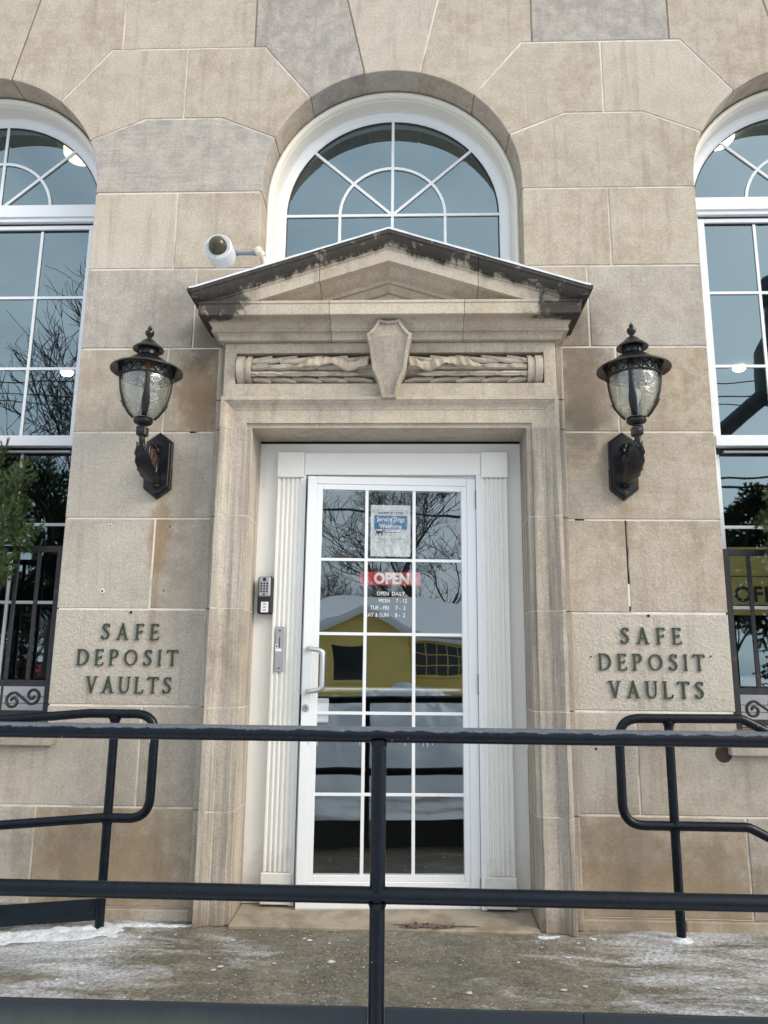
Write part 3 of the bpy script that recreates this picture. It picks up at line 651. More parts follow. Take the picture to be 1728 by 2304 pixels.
def fan(cx, cz, win, zlow=None, inner=.308):
    """muntins and panes of a half-round light; cz is the level of the spokes' meeting point"""
    mw, y0, y1 = .0165, GP-.009, GP-.002
    V = 'muntin'
    m = lambda vf: obj('muntin', vf[0], vf[1], M['muntin_white'], win)
    Rg = .624; zc = ZC-.012; top = zc+Rg
    m(strip((cx, cz), (cx, top), mw, y0-.0003, y1))
    for sgn in (-1, 1):
        a = R(42); dx, dz = sgn*math.cos(a), math.sin(a)
        bq = dz*(cz-zc); t = -bq+math.sqrt(bq*bq-((cz-zc)**2-Rg*Rg)); m(strip((cx, cz), (cx+dx*t, cz+dz*t), mw, y0-.0006, y1))
    n = 28; lv = []
    for r, y in ((inner-mw/2, y1), (inner-mw/2, y0), (inner+mw/2, y0), (inner+mw/2, y1)):
        lv.append([(cx+r*math.cos(math.pi*i/n), y, cz+r*math.sin(math.pi*i/n)) for i in range(n+1)])
    m(rings(lv))
    if zlow is not None:
        m(strip((cx-.623, cz), (cx+.623, cz), mw, y0-.0009, y1))
        for dx in (-inner, 0, inner): m(strip((cx+dx, zlow), (cx+dx, cz), mw, y0+.0004, y1))
    # panes: inner sectors, outer sectors, lower lights
    def rad(a):
        dx, dz = math.cos(a), math.sin(a); bq = dz*(cz-zc); return -bq+math.sqrt(bq*bq-((cz-zc)**2-Rg*Rg))
    ang = [0, 42, 90, 138, 180]
    for i in range(4):
        A = [R(ang[i]+(ang[i+1]-ang[i])*k/8) for k in range(9)]
        inn = [(cx+inner*math.cos(a), GP, cz+inner*math.sin(a)) for a in A]; out = [(cx+rad(a)*math.cos(a), GP, cz+rad(a)*math.sin(a)) for a in A]
        obj('pane', [(cx, GP, cz)]+inn, [tuple(range(10))], M['window_glass'], win); obj('pane', inn+out, [(k, k+1, 9+k+1, 9+k) for k in range(8)], M['window_glass'], win)
    if zlow is not None:
        xs = [-.623, -inner, 0, inner, .623]
        for i in range(4): obj('pane', [(cx+xs[i], GP, zlow), (cx+xs[i+1], GP, zlow), (cx+xs[i+1], GP, cz), (cx+xs[i], GP, cz)], [(0, 1, 2, 3)], M['window_glass'], win)
mk('muntin_white', (.80, .84, .86), .4); mk('gasket', (.01, .01, .012), .5)
# centre fanlight above the pediment
v, f = arch_sweep(0, OUT, 3.12); WC = smooth_angle(obj('window', v, f, M['cream_paint'], B), 35); WC['label'] = 'half-round fanlight above the door pediment'
smooth_angle(obj('sash_frame', *arch_sweep(0, SASH, 3.12), M['white_vinyl_frame'], WC), 35)
obj('gasket', *arch_sweep(0, [(.6225, .2905), (.616, .2955), (.616, .2975)], 3.12), M['gasket'], WC)
fan(0, 3.737, WC, 3.13)
box('window_board', -.70, .70, .15, .36, 3.06, 3.13, M['cream_paint'], WC)
# tall side windows
def side_window(cx, label):
    v, f = arch_sweep(cx, OUT, 3.66); win = smooth_angle(obj('window', v, f, M['cream_paint'], B), 35); win['label'] = label
    p = lambda name, vf, mat: obj(name, vf[0], vf[1], M[mat], win)
    bx = lambda name, a, b, y0, y1, z0, z1, mat, ch=.002: p(name, boxg(cx+a, cx+b, y0, y1, z0, z1, ch), mat)
    smooth_angle(p('sash_frame', arch_sweep(cx, SASH, 3.80), 'white_vinyl_frame'), 35)
    p('gasket', arch_sweep(cx, [(.6225, .2905), (.616, .2955), (.616, .2975)], 3.80), 'gasket')
    fan(cx, 3.80, win, None)
    # transom bar in steps
    bx('transom', -.70, .70, .245, .36, 3.722, 3.800, 'white_vinyl_frame'); bx('transom_fillet', -.70, .70, .257, .36, 3.697, 3.7215, 'white_vinyl_frame')
    bx('gasket', -.69, .69, .283, .36, 3.684, 3.6965, 'gasket', 0)
    # jambs of the rectangular opening
    for a, b in ((-.7155, -.6005), (.6005, .7155)): bx('window_jamb', a, b, .274, .36, .86, 3.696, 'white_vinyl_frame')
    # upper sash
    for a, b in ((-.600, -.566), (.566, .600)): bx('sash_stile', a, b, .276, .312, 2.386, 3.683, 'white_vinyl_frame')
    bx('sash_rail', -.5655, .5655, .277, .312, 3.658, 3.683, 'white_vinyl_frame'); bx('meeting_rail', -.600, .600, .262, .314, 2.326, 2.3855, 'white_vinyl_frame')
    bx('gasket', -.5655, .5655, .290, .311, 3.650, 3.6575, 'gasket', 0)
    xs = [-.566, -.281, 0, .281, .566]; zu = [2.386, 2.790, 3.228, 3.652]
    for x in xs[1:4]: p('muntin', strip((cx+x, zu[0]), (cx+x, zu[3]), .0165, .2885, .2945), 'muntin_white')
    for z in zu[1:3]: p('muntin', strip((cx-.566, z), (cx+.566, z), .0165, .2880, .2945), 'muntin_white')
    for i in range(4):
        for j in range(3): p('pane', ([(cx+xs[i], .296, zu[j]), (cx+xs[i+1], .296, zu[j]), (cx+xs[i+1], .296, zu[j+1]), (cx+xs[i], .296, zu[j+1])], [(0, 1, 2, 3)]), 'window_glass')
    # lower sash, set further back
    bx('gasket', -.5995, .5995, .318, .352, 2.296, 2.3255, 'gasket', 0); bx('sash_lift', -.55, .57, .295, .32, 2.296, 2.308, 'grey_metal', .001)
    for a, b in ((-.600, -.566), (.566, .600)): bx('sash_stile', a, b, .322, .356, 1.02, 2.2955, 'white_vinyl_frame')
    zl = [1.03, 1.465, 1.893, 2.296]
    for x in xs[1:4]: p('muntin', strip((cx+x, zl[0]), (cx+x, zl[3]), .0165, .3285, .3345), 'muntin_white')
    for z in zl[1:3]: p('muntin', strip((cx-.566, z), (cx+.566, z), .0165, .3280, .3345), 'muntin_white')
    for i in range(4):
        for j in range(3): p('pane', ([(cx+xs[i], .336, zl[j]), (cx+xs[i+1], .336, zl[j]), (cx+xs[i+1], .336, zl[j+1]), (cx+xs[i], .336, zl[j+1])], [(0, 1, 2, 3)]), 'window_glass')
    bx('sash_rail', -.5995, .5995, .30, .356, .972, 1.029, 'white_vinyl_frame')
    for z in (.862, .899, .936): bx('apron_board', -.5995, .5995, .306+(.936-z)*.1, .356, z, z+.034, 'white_vinyl_frame')
    return win
side_window(-OW, 'tall arched window to the left of the door'); side_window(OW, 'tall arched window to the right of the door')

# ------------------------------------------------------------------ room behind the glass
for nm, a in (('interior_floor', (-6.4, 6.4, .37, 8, -.3, -.05)), ('interior_ceiling', (-6.4, 6.4, .3, 8, 4.95, 5.1)), ('interior_wall', (-6.4, 6.4, 8, 8.2, -.3, 5.1)), ('interior_wall', (-6.6, -6.4, .1, 8.2, -.3, 5.1)), ('interior_wall', (6.4, 6.6, .1, 8.2, -.3, 5.1))):
    box(nm, *a, M['interior_ceiling' if 'ceil' in nm else 'interior_dark'], B)
for s in (-1, 1):
    x0, x1 = sorted((s*4.0, s*6.6)); v, f = boxg(x0, x1, .0, .29, -.5, 5.5); props(obj('wall_return', v, f, M['stone'], B), .3, .3)
box('roof_slab', -6.6, 6.6, .0, 8.2, 5.502, 5.7, M['interior_dark'], B)
box('foundation', -6.6, 6.6, .03, .33, -1.2, -.062, M['concrete_sill'], B)
for i, (x, y) in enumerate(((-2.40, 1.30), (2.32, 1.22), (-4.45, 5.7), (4.27, 5.62))):
    kq = 1.0 if i < 2 else .7; v, f = lathe([(.115*kq, 0), (.11*kq, -.04*kq), (.085*kq, -.07*kq), (.045*kq, -.085*kq), (.001, -.09*kq)], x, y, 4.945, 24)
    o = smooth_angle(obj('ceiling_lamp', v, f, M['lamp_dim' if i == 0 else 'lamp_light']), 50)
    tag(o, ['dim round ceiling lamp behind the left arched window top', 'bright round ceiling lamp behind the right arched window top', 'far ceiling lamp glowing in the left window middle panes', 'far ceiling lamp glowing in the right window middle panes'][i], 'ceiling lamp', 'lit ceiling lamps inside')
# office board standing inside the right window
ob = box('office_board', 1.99, 2.85, .80, .815, 1.46, 1.86, M['yellow_board'])
tag(ob, 'yellow board with black OFFICE lettering inside the right window', 'sign')
box('groove', 1.99, 2.85, .797, .7995, 1.685, 1.690, M['black_print'], ob); box('groove', 1.99, 2.85, .797, .7995, 1.515, 1.520, M['black_print'], ob)
tv = textmesh('OFFICE', .125, .003, 'LEFT', 1.08); v, f = place_text(tv, 2.005, .798, 1.54); obj('lettering', v, f, M['black_print'], ob)
tag(box('paper_bag', 1.985, 2.13, .72, .78, .82, 1.10, M['brown_paper'], None, .006), 'brown paper bag standing inside the right window', 'bag')
tag(box('display_shelf', 1.45, 3.2, .62, 1.0, .74, .80, M['interior_ceiling'], None, .004), 'dark shelf inside the right window under the yellow board', 'shelf')
box('shelf_leg', 1.5, 1.56, .65, .71, -.05, .74, M['interior_dark'], bpy.data.objects['display_shelf']); box('shelf_leg', 3.1, 3.16, .65, .71, -.05, .74, M['interior_dark'], bpy.data.objects['display_shelf'])
box('shelf_upright', 2.75, 2.80, .83, .88, .80, 1.46, M['interior_dark'], bpy.data.objects['display_shelf']); box('shelf_upright', 2.05, 2.10, .83, .88, .80, 1.46, M['interior_dark'], bpy.data.objects['display_shelf'])

# ------------------------------------------------------------------ wooden door case
YF = .165
V, F = merge([boxg(-.689, -.46, YF, YF+.04, .03, 2.306), boxg(.495, .689, YF, YF+.04, .03, 2.306), boxg(-.4595, .4945, YF, YF+.04, 2.12, 2.306)])
DC = obj('door_case', V, F, M['white_paint'], B); DC['label'] = 'white painted wooden door case with fluted sides'
def fluted(x0, x1, z0, z1, y0, y1):
    n = 5; prof = [(x0, y1), (x0, y0+.004), (x0+.004, y0)]; wd = (x1-x0-.02)/n
    for i in range(n):
        a = x0+.010+i*wd
        for k in range(7):
            t = k/6; prof.append((a+wd*(.12+.76*t), y0+.014*math.sin(math.pi*t)))
    prof += [(x1-.004, y0), (x1, y0+.004), (x1, y1)]
    return rings([[(x, y, z) for x, y in prof] for z in (z0, z1)])
for a, b in ((-.587, -.449), (.479, .615)):
    obj('fluted_casing', *fluted(a, b, .178, 2.110, YF-.038, YF+.01), M['white_paint'], DC)
    v, f = boxg(a-.006, b+.004, YF-.046, YF, .036, .176, .003); obj('plinth_block', v, f, M['white_paint'], DC)
    v, f = boxg(a-.001, b+.003, YF-.048, YF, 2.112, 2.250, .003); obj('corner_block', v, f, M['white_paint'], DC)
v, f = boxg(-.445, .477, YF-.036, YF, 2.128, 2.247, .002); obj('head_casing', v, f, M['white_paint'], DC)
# jamb lining and stop behind the leaf
for a, b in ((-.459, -.436), (.4535, .4785)): box('jamb_lining', a, b, YF-.034, YF+.14, .03, 2.127, M['door_white'], DC)
box('head_lining', -.4355, .453, YF-.005, YF+.14, 2.115, 2.127, M['door_white'], DC)
box('latch_strike', -.436, -.4325, YF-.012, YF+.03, .86, 1.0, M['black_gap'], DC)
box('gap_shadow_strip', -.689, .689, YF+.005, YF+.03, 2.307, 2.3165, M['black_gap'], DC)
# lock plate on the left casing
sp = box('strike_plate', -.564, -.523, YF-.042, YF-.030, 1.111, 1.335, M['grey_metal'], DC, .001)
for z in (1.13, 1.316): obj('screw', *lathe([(.0042, 0), (.0042, .002), (.002, .003)], -.5435, YF-.042, z, 10, 'Y'), M['black_gap'], sp) if False else obj('plate_screw', *lathe([(.0042, 0), (.0042, .002), (.002, .003)], -.5435, YF-.042, z, 10, 'Y'), M['black_gap'], DC)
box('card_slot', -.5455, -.5415, YF-.0432, YF-.042, 1.232, 1.282, M['black_gap'], DC)
box('plate_sticker', -.5635, -.532, YF-.0430, YF-.0420, 1.212, 1.226, M['white_vinyl'], DC); box('plate_sticker', -.5640, -.551, YF-.0430, YF-.0420, 1.229, 1.246, M['white_vinyl'], DC); box('plate_button', -.5605, -.5535, YF-.0440, YF-.0431, 1.233, 1.242, M['black_gap'], DC)

# ------------------------------------------------------------------ the glazed door leaf, hinged on the right and ajar
HX, HY, ANG = .452, .150, R(3.95)
W_, Z0_, Z1_ = .874, .028, 2.112
def leaf_frame():
    parts = [boxg(-W_, -W_+.050, 0, .045, Z0_, Z1_, .0025), boxg(-.047, 0, 0, .045, Z0_, Z1_, .0025), boxg(-W_+.0505, -.0475, 0.0003, .045, Z1_-.041, Z1_, .0025), boxg(-W_+.0505, -.0475, .0003, .045, Z0_, Z0_+.118, .0025)]
    return merge(parts)
v, f = leaf_frame()
me_door = obj('door', v, f, M['door_white'], B, world=False, origin=Vector((0, 0, 0)))
D = me_door; D.location = (HX, HY, 0); D.rotation_euler.z = ANG; D['label'] = 'white glazed door standing slightly ajar'
dp = lambda name, vf, mat: obj(name, vf[0], vf[1], M[mat], D, world=False)
db = lambda name, x0, x1, y0, y1, z0, z1, mat, ch=0.0: dp(name, boxg(x0, x1, y0, y1, z0, z1, ch), mat)
gx0, gx1, gz0, gz1 = -W_+.078, -.076, .176, 2.042
for a in ((-W_+.0505, gx0, .0035, .04, .147, Z1_-.0415), (gx1, -.0475, .0035, .04, .147, Z1_-.0415), (gx0+.0005, gx1-.0005, .0038, .04, gz1, Z1_-.0415), (gx0+.0005, gx1-.0005, .0038, .04, .1465, gz0)):
    db('glazing_bead', a[0], a[1], a[2], a[3], a[4], a[5], 'door_white', .0015)
mx = [-.566, -.321]; mz = [.537, .917, 1.302, 1.677]
for x in mx: dp('muntin', strip((x, gz0), (x, gz1), .0165, .0060, .0105), 'door_white')
for z in mz: dp('muntin', strip((gx0, z), (gx1, z), .0150, .0062, .0105), 'door_white')
xs = [gx0]+mx+[gx1]; zs = [gz0]+mz+[gz1]
for i in range(3):
    for j in range(5): dp('pane', ([(xs[i], .012, zs[j]), (xs[i+1], .012, zs[j]), (xs[i+1], .012, zs[j+1]), (xs[i], .012, zs[j+1])], [(0, 1, 2, 3)]), 'door_glass')
# pull handle, lock, push bar behind the glass, hinges
hx = -W_+.030
dp('pull_handle', tube(fillet([(hx, .002, 1.226), (hx+.0, -.055, 1.226), (hx+.072, -.062, 1.216), (hx+.072, -.062, 1.030), (hx, -.055, 1.018), (hx, .002, 1.018)], .028, 6), .0125, 14), 'brushed_steel')
smooth_angle(D.children[-1], 50)
dp('lock_cylinder', lathe([(.018, 0), (.018, .004), (.015, .007), (.010, .0075), (.009, .004), (.001, .004)], hx-.008, 0, .940, 20, 'Y'), 'grey_metal'); db('keyhole', hx-.0095, hx-.0065, -.0055, -.004, .934, .946, 'black_gap')
dp('push_bar', tube([(gx0-.02, .075, 1.028), (gx1+.02, .075, 1.028)], .014, 12), 'brushed_steel')
db('push_bar_end', gx0-.02, gx0+.055, .02, .07, .87, .985, 'white_vinyl_frame', .004)
for z in (2.0, 1.06, .115):
    for k in range(3): dp('hinge', lathe([(.0085, 0), (.0095, .002), (.0095, .0315), (.0085, .0335)], .006, -.006, z-.05+k*.034, 12), 'hinge_metal')
db('maker_plate', -.115, -.072, -.0015, 0, .098, .108, 'door_tag'); db('weather_strip', -W_, 0, .004, .04, .004, .0275, 'conduit_cream')
# paper notice and lettering on the glass
def on_door(vf): return vf
def dthing(o, label, cat):
    """a thing fixed to the leaf's glass: stays top level, stands in the leaf's plane"""
    o.parent = None; o.matrix_world = Matrix.Translation((HX, HY, 0)) @ Matrix.Rotation(ANG, 4, 'Z') @ Matrix.Translation(o.location); return tag(o, label, cat)
def pt(name, parent, body, size, x, z, mat, bold=0.0, align='CENTER', y=.0095, sx=1.0, space=1.0):
    tv = textmesh(body, size, bold, align, space, .0002); vf = place_text(tv, x, y, z, sx)
    o = obj(name, vf[0], vf[1], M[mat], None); off = Vector(parent['o']); o.parent = parent; o.location = o.location-off; return o
def droot(name, vf, mat, label, cat):
    o = obj(name, vf[0], vf[1], M[mat], None); o['o'] = tuple(o.location); return o
def dfin(o, label, cat):
    off = Vector(o['o']); del o['o']; o.location = off; return dthing(o, label, cat)
cx = -.442; mk('grey_print', (.35, .38, .42), .6)
mk('paper', (.78, .79, .80), .7, bump=.15, bs=30)
pa = droot('paper_notice', boxg(cx-.103, cx+.103, .0132, .0140, 1.697, 1.966), 'paper', '', '')
def pb(name, parent, x0, x1, z0, z1, mat, y=.0128):
    v, f = boxg(x0, x1, y, y+.0003, z0, z1); o = obj(name, v, f, M[mat], None); o.parent = parent; o.location = o.location-Vector(parent['o']); return o
pb('blue_band', pa, cx-.085, cx+.085, 1.8745, 1.911, 'blue_print'); pb('blue_band', pa, cx-.085, cx+.085, 1.838, 1.8735, 'blue_print')
for a in ((cx-.087, cx+.087, 1.937, 1.938), (cx-.087, cx+.087, 1.770, 1.771), (cx-.087, cx-.086, 1.771, 1.937), (cx+.086, cx+.087, 1.771, 1.937)): pb('border_line', pa, *a, 'blue_print')
pt('lettering', pa, 'NO PETS ALLOWED', .0175, cx, 1.917, 'black_print', .0002, y=.0125, sx=.82)
pt('lettering', pa, 'Service Dogs', .033, cx, 1.880, 'white_vinyl', .0008, y=.0124, sx=.82); pt('lettering', pa, 'Welcome', .034, cx, 1.844, 'white_vinyl', .0008, y=.0124, sx=.85)
pt('small_print', pa, 'Please be aware of the', .0075, cx+.01, 1.829, 'black_print', y=.0125, sx=.8) if False else None
for i, (wd, z) in enumerate(((.045, 1.830), (.085, 1.821), (.075, 1.813), (.05, 1.804), (.125, 1.792), (.13, 1.785), (.10, 1.778))): pb('print_line', pa, cx+(.005 if i < 4 else 0)-wd/2, cx+(.005 if i < 4 else 0)+wd/2, z, z+(.0035 if i in (1,) else .002), 'black_print' if i == 1 else 'grey_print') if 'grey_print' in M else None
dog = [(-.020, .0), (-.017, 0), (-.016, .010), (-.008, .011), (-.007, 0), (-.004, 0), (-.003, .012), (.008, .013), (.009, 0), (.012, 0), (.013, .014), (.016, .0), (.019, 0), (.018, .018), (.022, .024), (.028, .023), (.030, .027), (.026, .032), (.021, .033), (.016, .027), (.0, .0245), (-.014, .026), (-.019, .033), (-.0205, .032), (-.0165, .024), (-.0185, .015)]
v, f = [(cx-.058+x, .0125, 1.804+z) for x, z in dog], [tuple(range(len(dog)))]
o = obj('dog_symbol', v, f, M['black_print'], None); o.parent = pa; o.location = o.location-Vector(pa['o'])
dfin(pa, 'white paper notice with blue bands reading Service Dogs Welcome on the door glass', 'notice')
os_ = droot('open_sign', boxg(cx-.152, cx+.152, .0135, .0145, 1.549, 1.617), 'red_sign', '', '')
pt('lettering', os_, 'OPEN', .074, cx+.008, 1.559, 'white_vinyl', .0035, y=.0130, sx=.94)
dfin(os_, 'red OPEN sign behind the door glass', 'sign')
hl = None
for body, z, x, al in (('OPEN  DAILY', 1.497, cx+.004, 'CENTER'), ('MON', 1.461, cx-.018, 'RIGHT'), ('7 - 12', 1.461, cx+.012, 'LEFT'), ('TUE - FRI', 1.425, cx-.022, 'RIGHT'), ('7 -  2', 1.425, cx+.010, 'LEFT'), ('SAT & SUN', 1.389, cx-.024, 'RIGHT'), ('8 -  2', 1.389, cx+.008, 'LEFT')):
    tv = textmesh(body, .0280, .0, al, 1.0, .0002); vf = place_text(tv, x+(.018 if al != 'CENTER' else 0), .0112, z, .86)
    if hl is None: hl = droot('hours_lettering', vf, 'white_vinyl', '', '')
    else:
        o = obj('lettering_line', vf[0], vf[1], M['white_vinyl'], None); o.parent = hl; o.location = o.location-Vector(hl['o'])
dfin(hl, 'white opening hours lettering on the door glass below the red sign', 'lettering')

# ================================================================== landing, ramp, steps, ground
def concrete():
    s = N('icy_concrete'); P = s.pos(); p = s.n('SeparateXYZ'); s.set(p.inputs[0], P)
    a = s.noise(3.2, 6, .62, dist=.5); b = s.noise(17, 6, .7); g = s.noise(150, 4, .75)
    c = s.mix(s.ramp(a, [(.42, 0), (.58, 1)]), (.098, .088, .062), (.19, .168, .122))
    c = s.mix(s.math('MULTIPLY', s.ramp(b, [(.5, 0), (.66, 1)]), .7), c, (.085, .075, .055))
    c = s.mix(s.math('MULTIPLY', s.ramp(g, [(.5, 0), (.64, 1)]), .55), c, (.36, .34, .29))
    c = s.mix(s.math('MULTIPLY', s.ramp(s.noise(70, 4, .75), [(.55, 0), (.64, 1)]), .75), c, (.045, .040, .032))
    c = s.mix(s.math('MULTIPLY', s.ramp(s.vor(75), [(.12, 1), (.20, 0)]), .35), c, (.42, .41, .37))
    c = s.mix(s.math('MULTIPLY', s.ramp(s.noise(46, 6, .8), [(.50, 0), (.60, 1)]), .6), c, (.055, .048, .036)); c = s.mix(s.math('MULTIPLY', s.ramp(s.noise(38, 6, .8, vec=s.mapping(P, loc=(4, 9, 2))), [(.55, 0), (.64, 1)]), .5), c, (.33, .31, .26))
    # frost: broad veils, more of it to the left and far right
    vx = s.mapping(P, (2.2, 7.0, 1)); fr = s.noise(1.0, 6, .68, vec=vx, dist=.6)
    side = s.n('MapRange'); s.set(side.inputs[0], s.math('ABSOLUTE', s.math('ADD', p.outputs[0], -.05))); side.inputs[1].default_value = .2; side.inputs[2].default_value = 1.15; side.inputs[3].default_value = -.10; side.inputs[4].default_value = .13
    f = s.math('ADD', fr, side.outputs[0]); f = s.math('ADD', f, s.math('MULTIPLY', s.math('SUBTRACT', s.noise(60, 4, .75), .5), .35))
    k = s.ramp(f, [(.52, 0), (.74, 1)])
    k = s.math('MULTIPLY', k, s.ramp(s.noise(62, 5, .8), [(.38, .15), (.58, 1)]))
    c = s.mix(k, c, (.62, .65, .70))
    wet = s.ramp(s.noise(4.1, 4, .6, vec=s.mapping(P, loc=(7, 3, 1))), [(.48, .75), (.60, .30)])
    h = s.math('ADD', s.noise(40, 6, .7), s.math('MULTIPLY', s.noise(240, 3, .7), .5))
    M['icy_concrete'] = s.done(c, wet, normal=s.bump(h, .55, .006), spec=.4)
concrete()
mk('asphalt', (.16, .16, .165), .75, bump=.3, bs=80, var=.9, vs=.9, col2=(.66, .68, .72), th=(.40, .58))
mk('sidewalk_snow', (.76, .79, .84), .8, bump=.6, bs=20, var=.4, vs=3, col2=(.48, .47, .46))
# landing: a finely divided slab so that its surface is uneven
def grid(x0, x1, y0, y1, nx, ny, zf):
    V = [(x0+(x1-x0)*i/nx, y0+(y1-y0)*j/ny, zf(x0+(x1-x0)*i/nx, y0+(y1-y0)*j/ny)) for j in range(ny+1) for i in range(nx+1)]
    F = [(j*(nx+1)+i, j*(nx+1)+i+1, (j+1)*(nx+1)+i+1, (j+1)*(nx+1)+i) for j in range(ny) for i in range(nx)]
    return V, F
def lz(x, y):
    t = Vector((x*5, y*5, 1.7)); return .0035*noise.noise(t)+.0022*noise.noise(t*3.1)-.010+.010*max(0, min(1, (y+1.3)/1.2))
top = grid(-1.27, 1.75, -1.36, .02, 150, 70, lz); v, f = merge([top, boxg(-1.27, 1.75, -1.36, .02, -.46, -.03)])
LAND = struct(smooth_angle(obj('landing', v, f, M['icy_concrete']), 50))
# ramp falls away to the left
def rz(x, y): return lz(-1.27, y)+(x+1.27)*.085+.004*noise.noise(Vector((x*6, y*6, 4)))*min(1, (-1.27-x)*4)
v, f = merge([grid(-5.2, -1.27, -1.36, .02, 60, 70, rz), boxg(-5.2, -1.272, -1.36, .02, -.46, -.36)]); struct(smooth_angle(obj('ramp', v, f, M['icy_concrete']), 50))
# steps fall away to the right
V, F = merge([boxg(1.752+i*.30, 1.752+(i+1)*.30+.0, -1.36, .02, -.46, -.02-.15*(i+1)+.0, .008) for i in range(2)]); struct(obj('steps', V, F, M['icy_concrete']))
struct(obj('street', *grid(-70, 70, -70, -2.6, 2, 2, lambda x, y: -.46), M['asphalt'])); struct(obj('sidewalk', *merge([boxg(-70, 70, -2.6, .03, -.60, -.452)]), M['sidewalk_snow']))
struct(obj('ground', *grid(-600, 600, -600, 600, 2, 2, lambda x, y: -.62), M['sidewalk_snow']))
# snow drift against the wall and railing foot at the left
mk('slush', (.70, .73, .77), .6, bump=.9, bs=90, var=.8, vs=55, col2=(.42, .43, .44), th=(.50, .62))
def drift(name, x0, x1, y0, y1, hgt, label, seed, nx=220, ny=36, base=lz):
    V = []
    for j in range(ny+1):
        for i in range(nx+1):
            x, y = x0+(x1-x0)*i/nx, y0+(y1-y0)*j/ny; u, w2 = i/nx, j/ny
            e = min(1, u*5)*min(1, (1-u)*4)*min(1, w2*2.2+.0)
            e2 = math.sin(math.pi*min(1, max(0, w2)))**.6
            h = hgt*e*e2*(.50+.9*noise.noise(Vector((x*5+seed, y*9, 0)))+.4*noise.noise(Vector((x*17, y*24+seed, 0)))+.16*noise.noise(Vector((x*70, y*70+seed, 0))))
            V.append((x, y, (base(x, y) if x > -1.27 else rz(x, y))+h-.006-.004*(e2 < .5)))
    F = [(j*(nx+1)+i, j*(nx+1)+i+1, (j+1)*(nx+1)+i+1, (j+1)*(nx+1)+i) for j in range(ny) for i in range(nx)]
    return stuff(smooth_angle(obj(name, V, F, M['slush']), 80), label, 'snow')
drift('snow_drift', -2.6, -.90, -.34, -.04, .034, 'white snow drift along the wall by the left railing foot', 3.0)
drift('snow_drift', .62, 1.0, -.20, -.09, .012, 'thin snow line at the foot of the right door jamb', 9.0, 80, 24)
drift('snow_drift', -1.35, -.78, -.14, -.04, .022, 'small snow strip at the foot of the left door jamb', 5.0, 80, 24)
# salt and ice grains
def grains(n, x0, x1, y0, y1, smin, smax, zf, dens=None):
    parts = []; ico = [(0, 0, 1), (.894, 0, .447), (.276, .851, .447), (-.724, .526, .447), (-.724, -.526, .447), (.276, -.851, .447), (0, 0, -.3)]
    fc = [(0, 1, 2), (0, 2, 3), (0, 3, 4), (0, 4, 5), (0, 5, 1), (6, 2, 1), (6, 3, 2), (6, 4, 3), (6, 5, 4), (6, 1, 5)]
    k = 0
    while k < n:
        x, y = random.uniform(x0, x1), random.uniform(y0, y1)
        if dens and random.random() > dens(x, y): continue
        k += 1; sz = smin+(smax-smin)*random.random()**3; a = random.uniform(0, 6.28); st = random.uniform(.6, 1.5); z = zf(x, y)
        V = [(x+sz*(p[0]*math.cos(a)*st-p[1]*math.sin(a))*random.uniform(.8, 1.2), y+sz*(p[0]*math.sin(a)*st+p[1]*math.cos(a))*random.uniform(.8, 1.2), z+sz*p[2]*random.uniform(.35, .6)) for p in ico]
        parts.append((V, fc))
    return merge(parts)
s_ = N('salt'); s_.b.inputs['Transmission Weight'].default_value = .35; M['salt'] = s_.done((.80, .80, .76), .35)
def dn(x, y): return .25+.75*max(0, noise.noise(Vector((x*3, y*4, 8)))+.3)
stuff(obj('salt_grains', *grains(2400, -1.2, 1.7, -1.27, -.1, .0012, .0042, lz, dn), M['salt']), 'white salt and ice grains scattered over the landing', 'salt')
stuff(obj('ice_chunks', *grains(80, -1.2, 1.7, -1.25, -.12, .004, .018, lz, dn), M['salt']), 'small clear ice chunks lying on the landing', 'ice')
stuff(obj('salt_grains', *grains(120, -.65, .65, -.1, .10, .001, .003, lambda x, y: .013+.016*(y+.1)/.3), M['salt']), 'salt grains on the door threshold', 'salt')
def stain_mat():
    s = N('wet_stain'); M['wet_stain'] = s.done(s.mix(s.noise(40, 5, .7), (.030, .010, .008), (.10, .035, .028)), .25, normal=s.bump(s.noise(60, 5, .7), .5, .006))
stain_mat()
pl = [(.20+.15*math.cos(a)*(1+.35*math.sin(3*a+1)+.2*math.sin(7*a)), -.068+.027*math.sin(a)*(1+.3*math.sin(5*a))) for a in [i*2*math.pi/48 for i in range(48)]]
v = [(x, y, .0142+.016*(y+.1)/.3) for x, y in pl]; stuff(obj('debris_crumbs', *grains(60, .08, .34, -.10, -.03, .002, .009, lambda x, y: .0145+.016*(y+.1)/.3), M['wet_stain']), 'reddish brown debris crumbs on the threshold below the door', 'debris')
tag(obj('spill_stain', v, [tuple(range(48))], M['wet_stain']), 'dark reddish wet spill on the threshold below the door', 'spill')

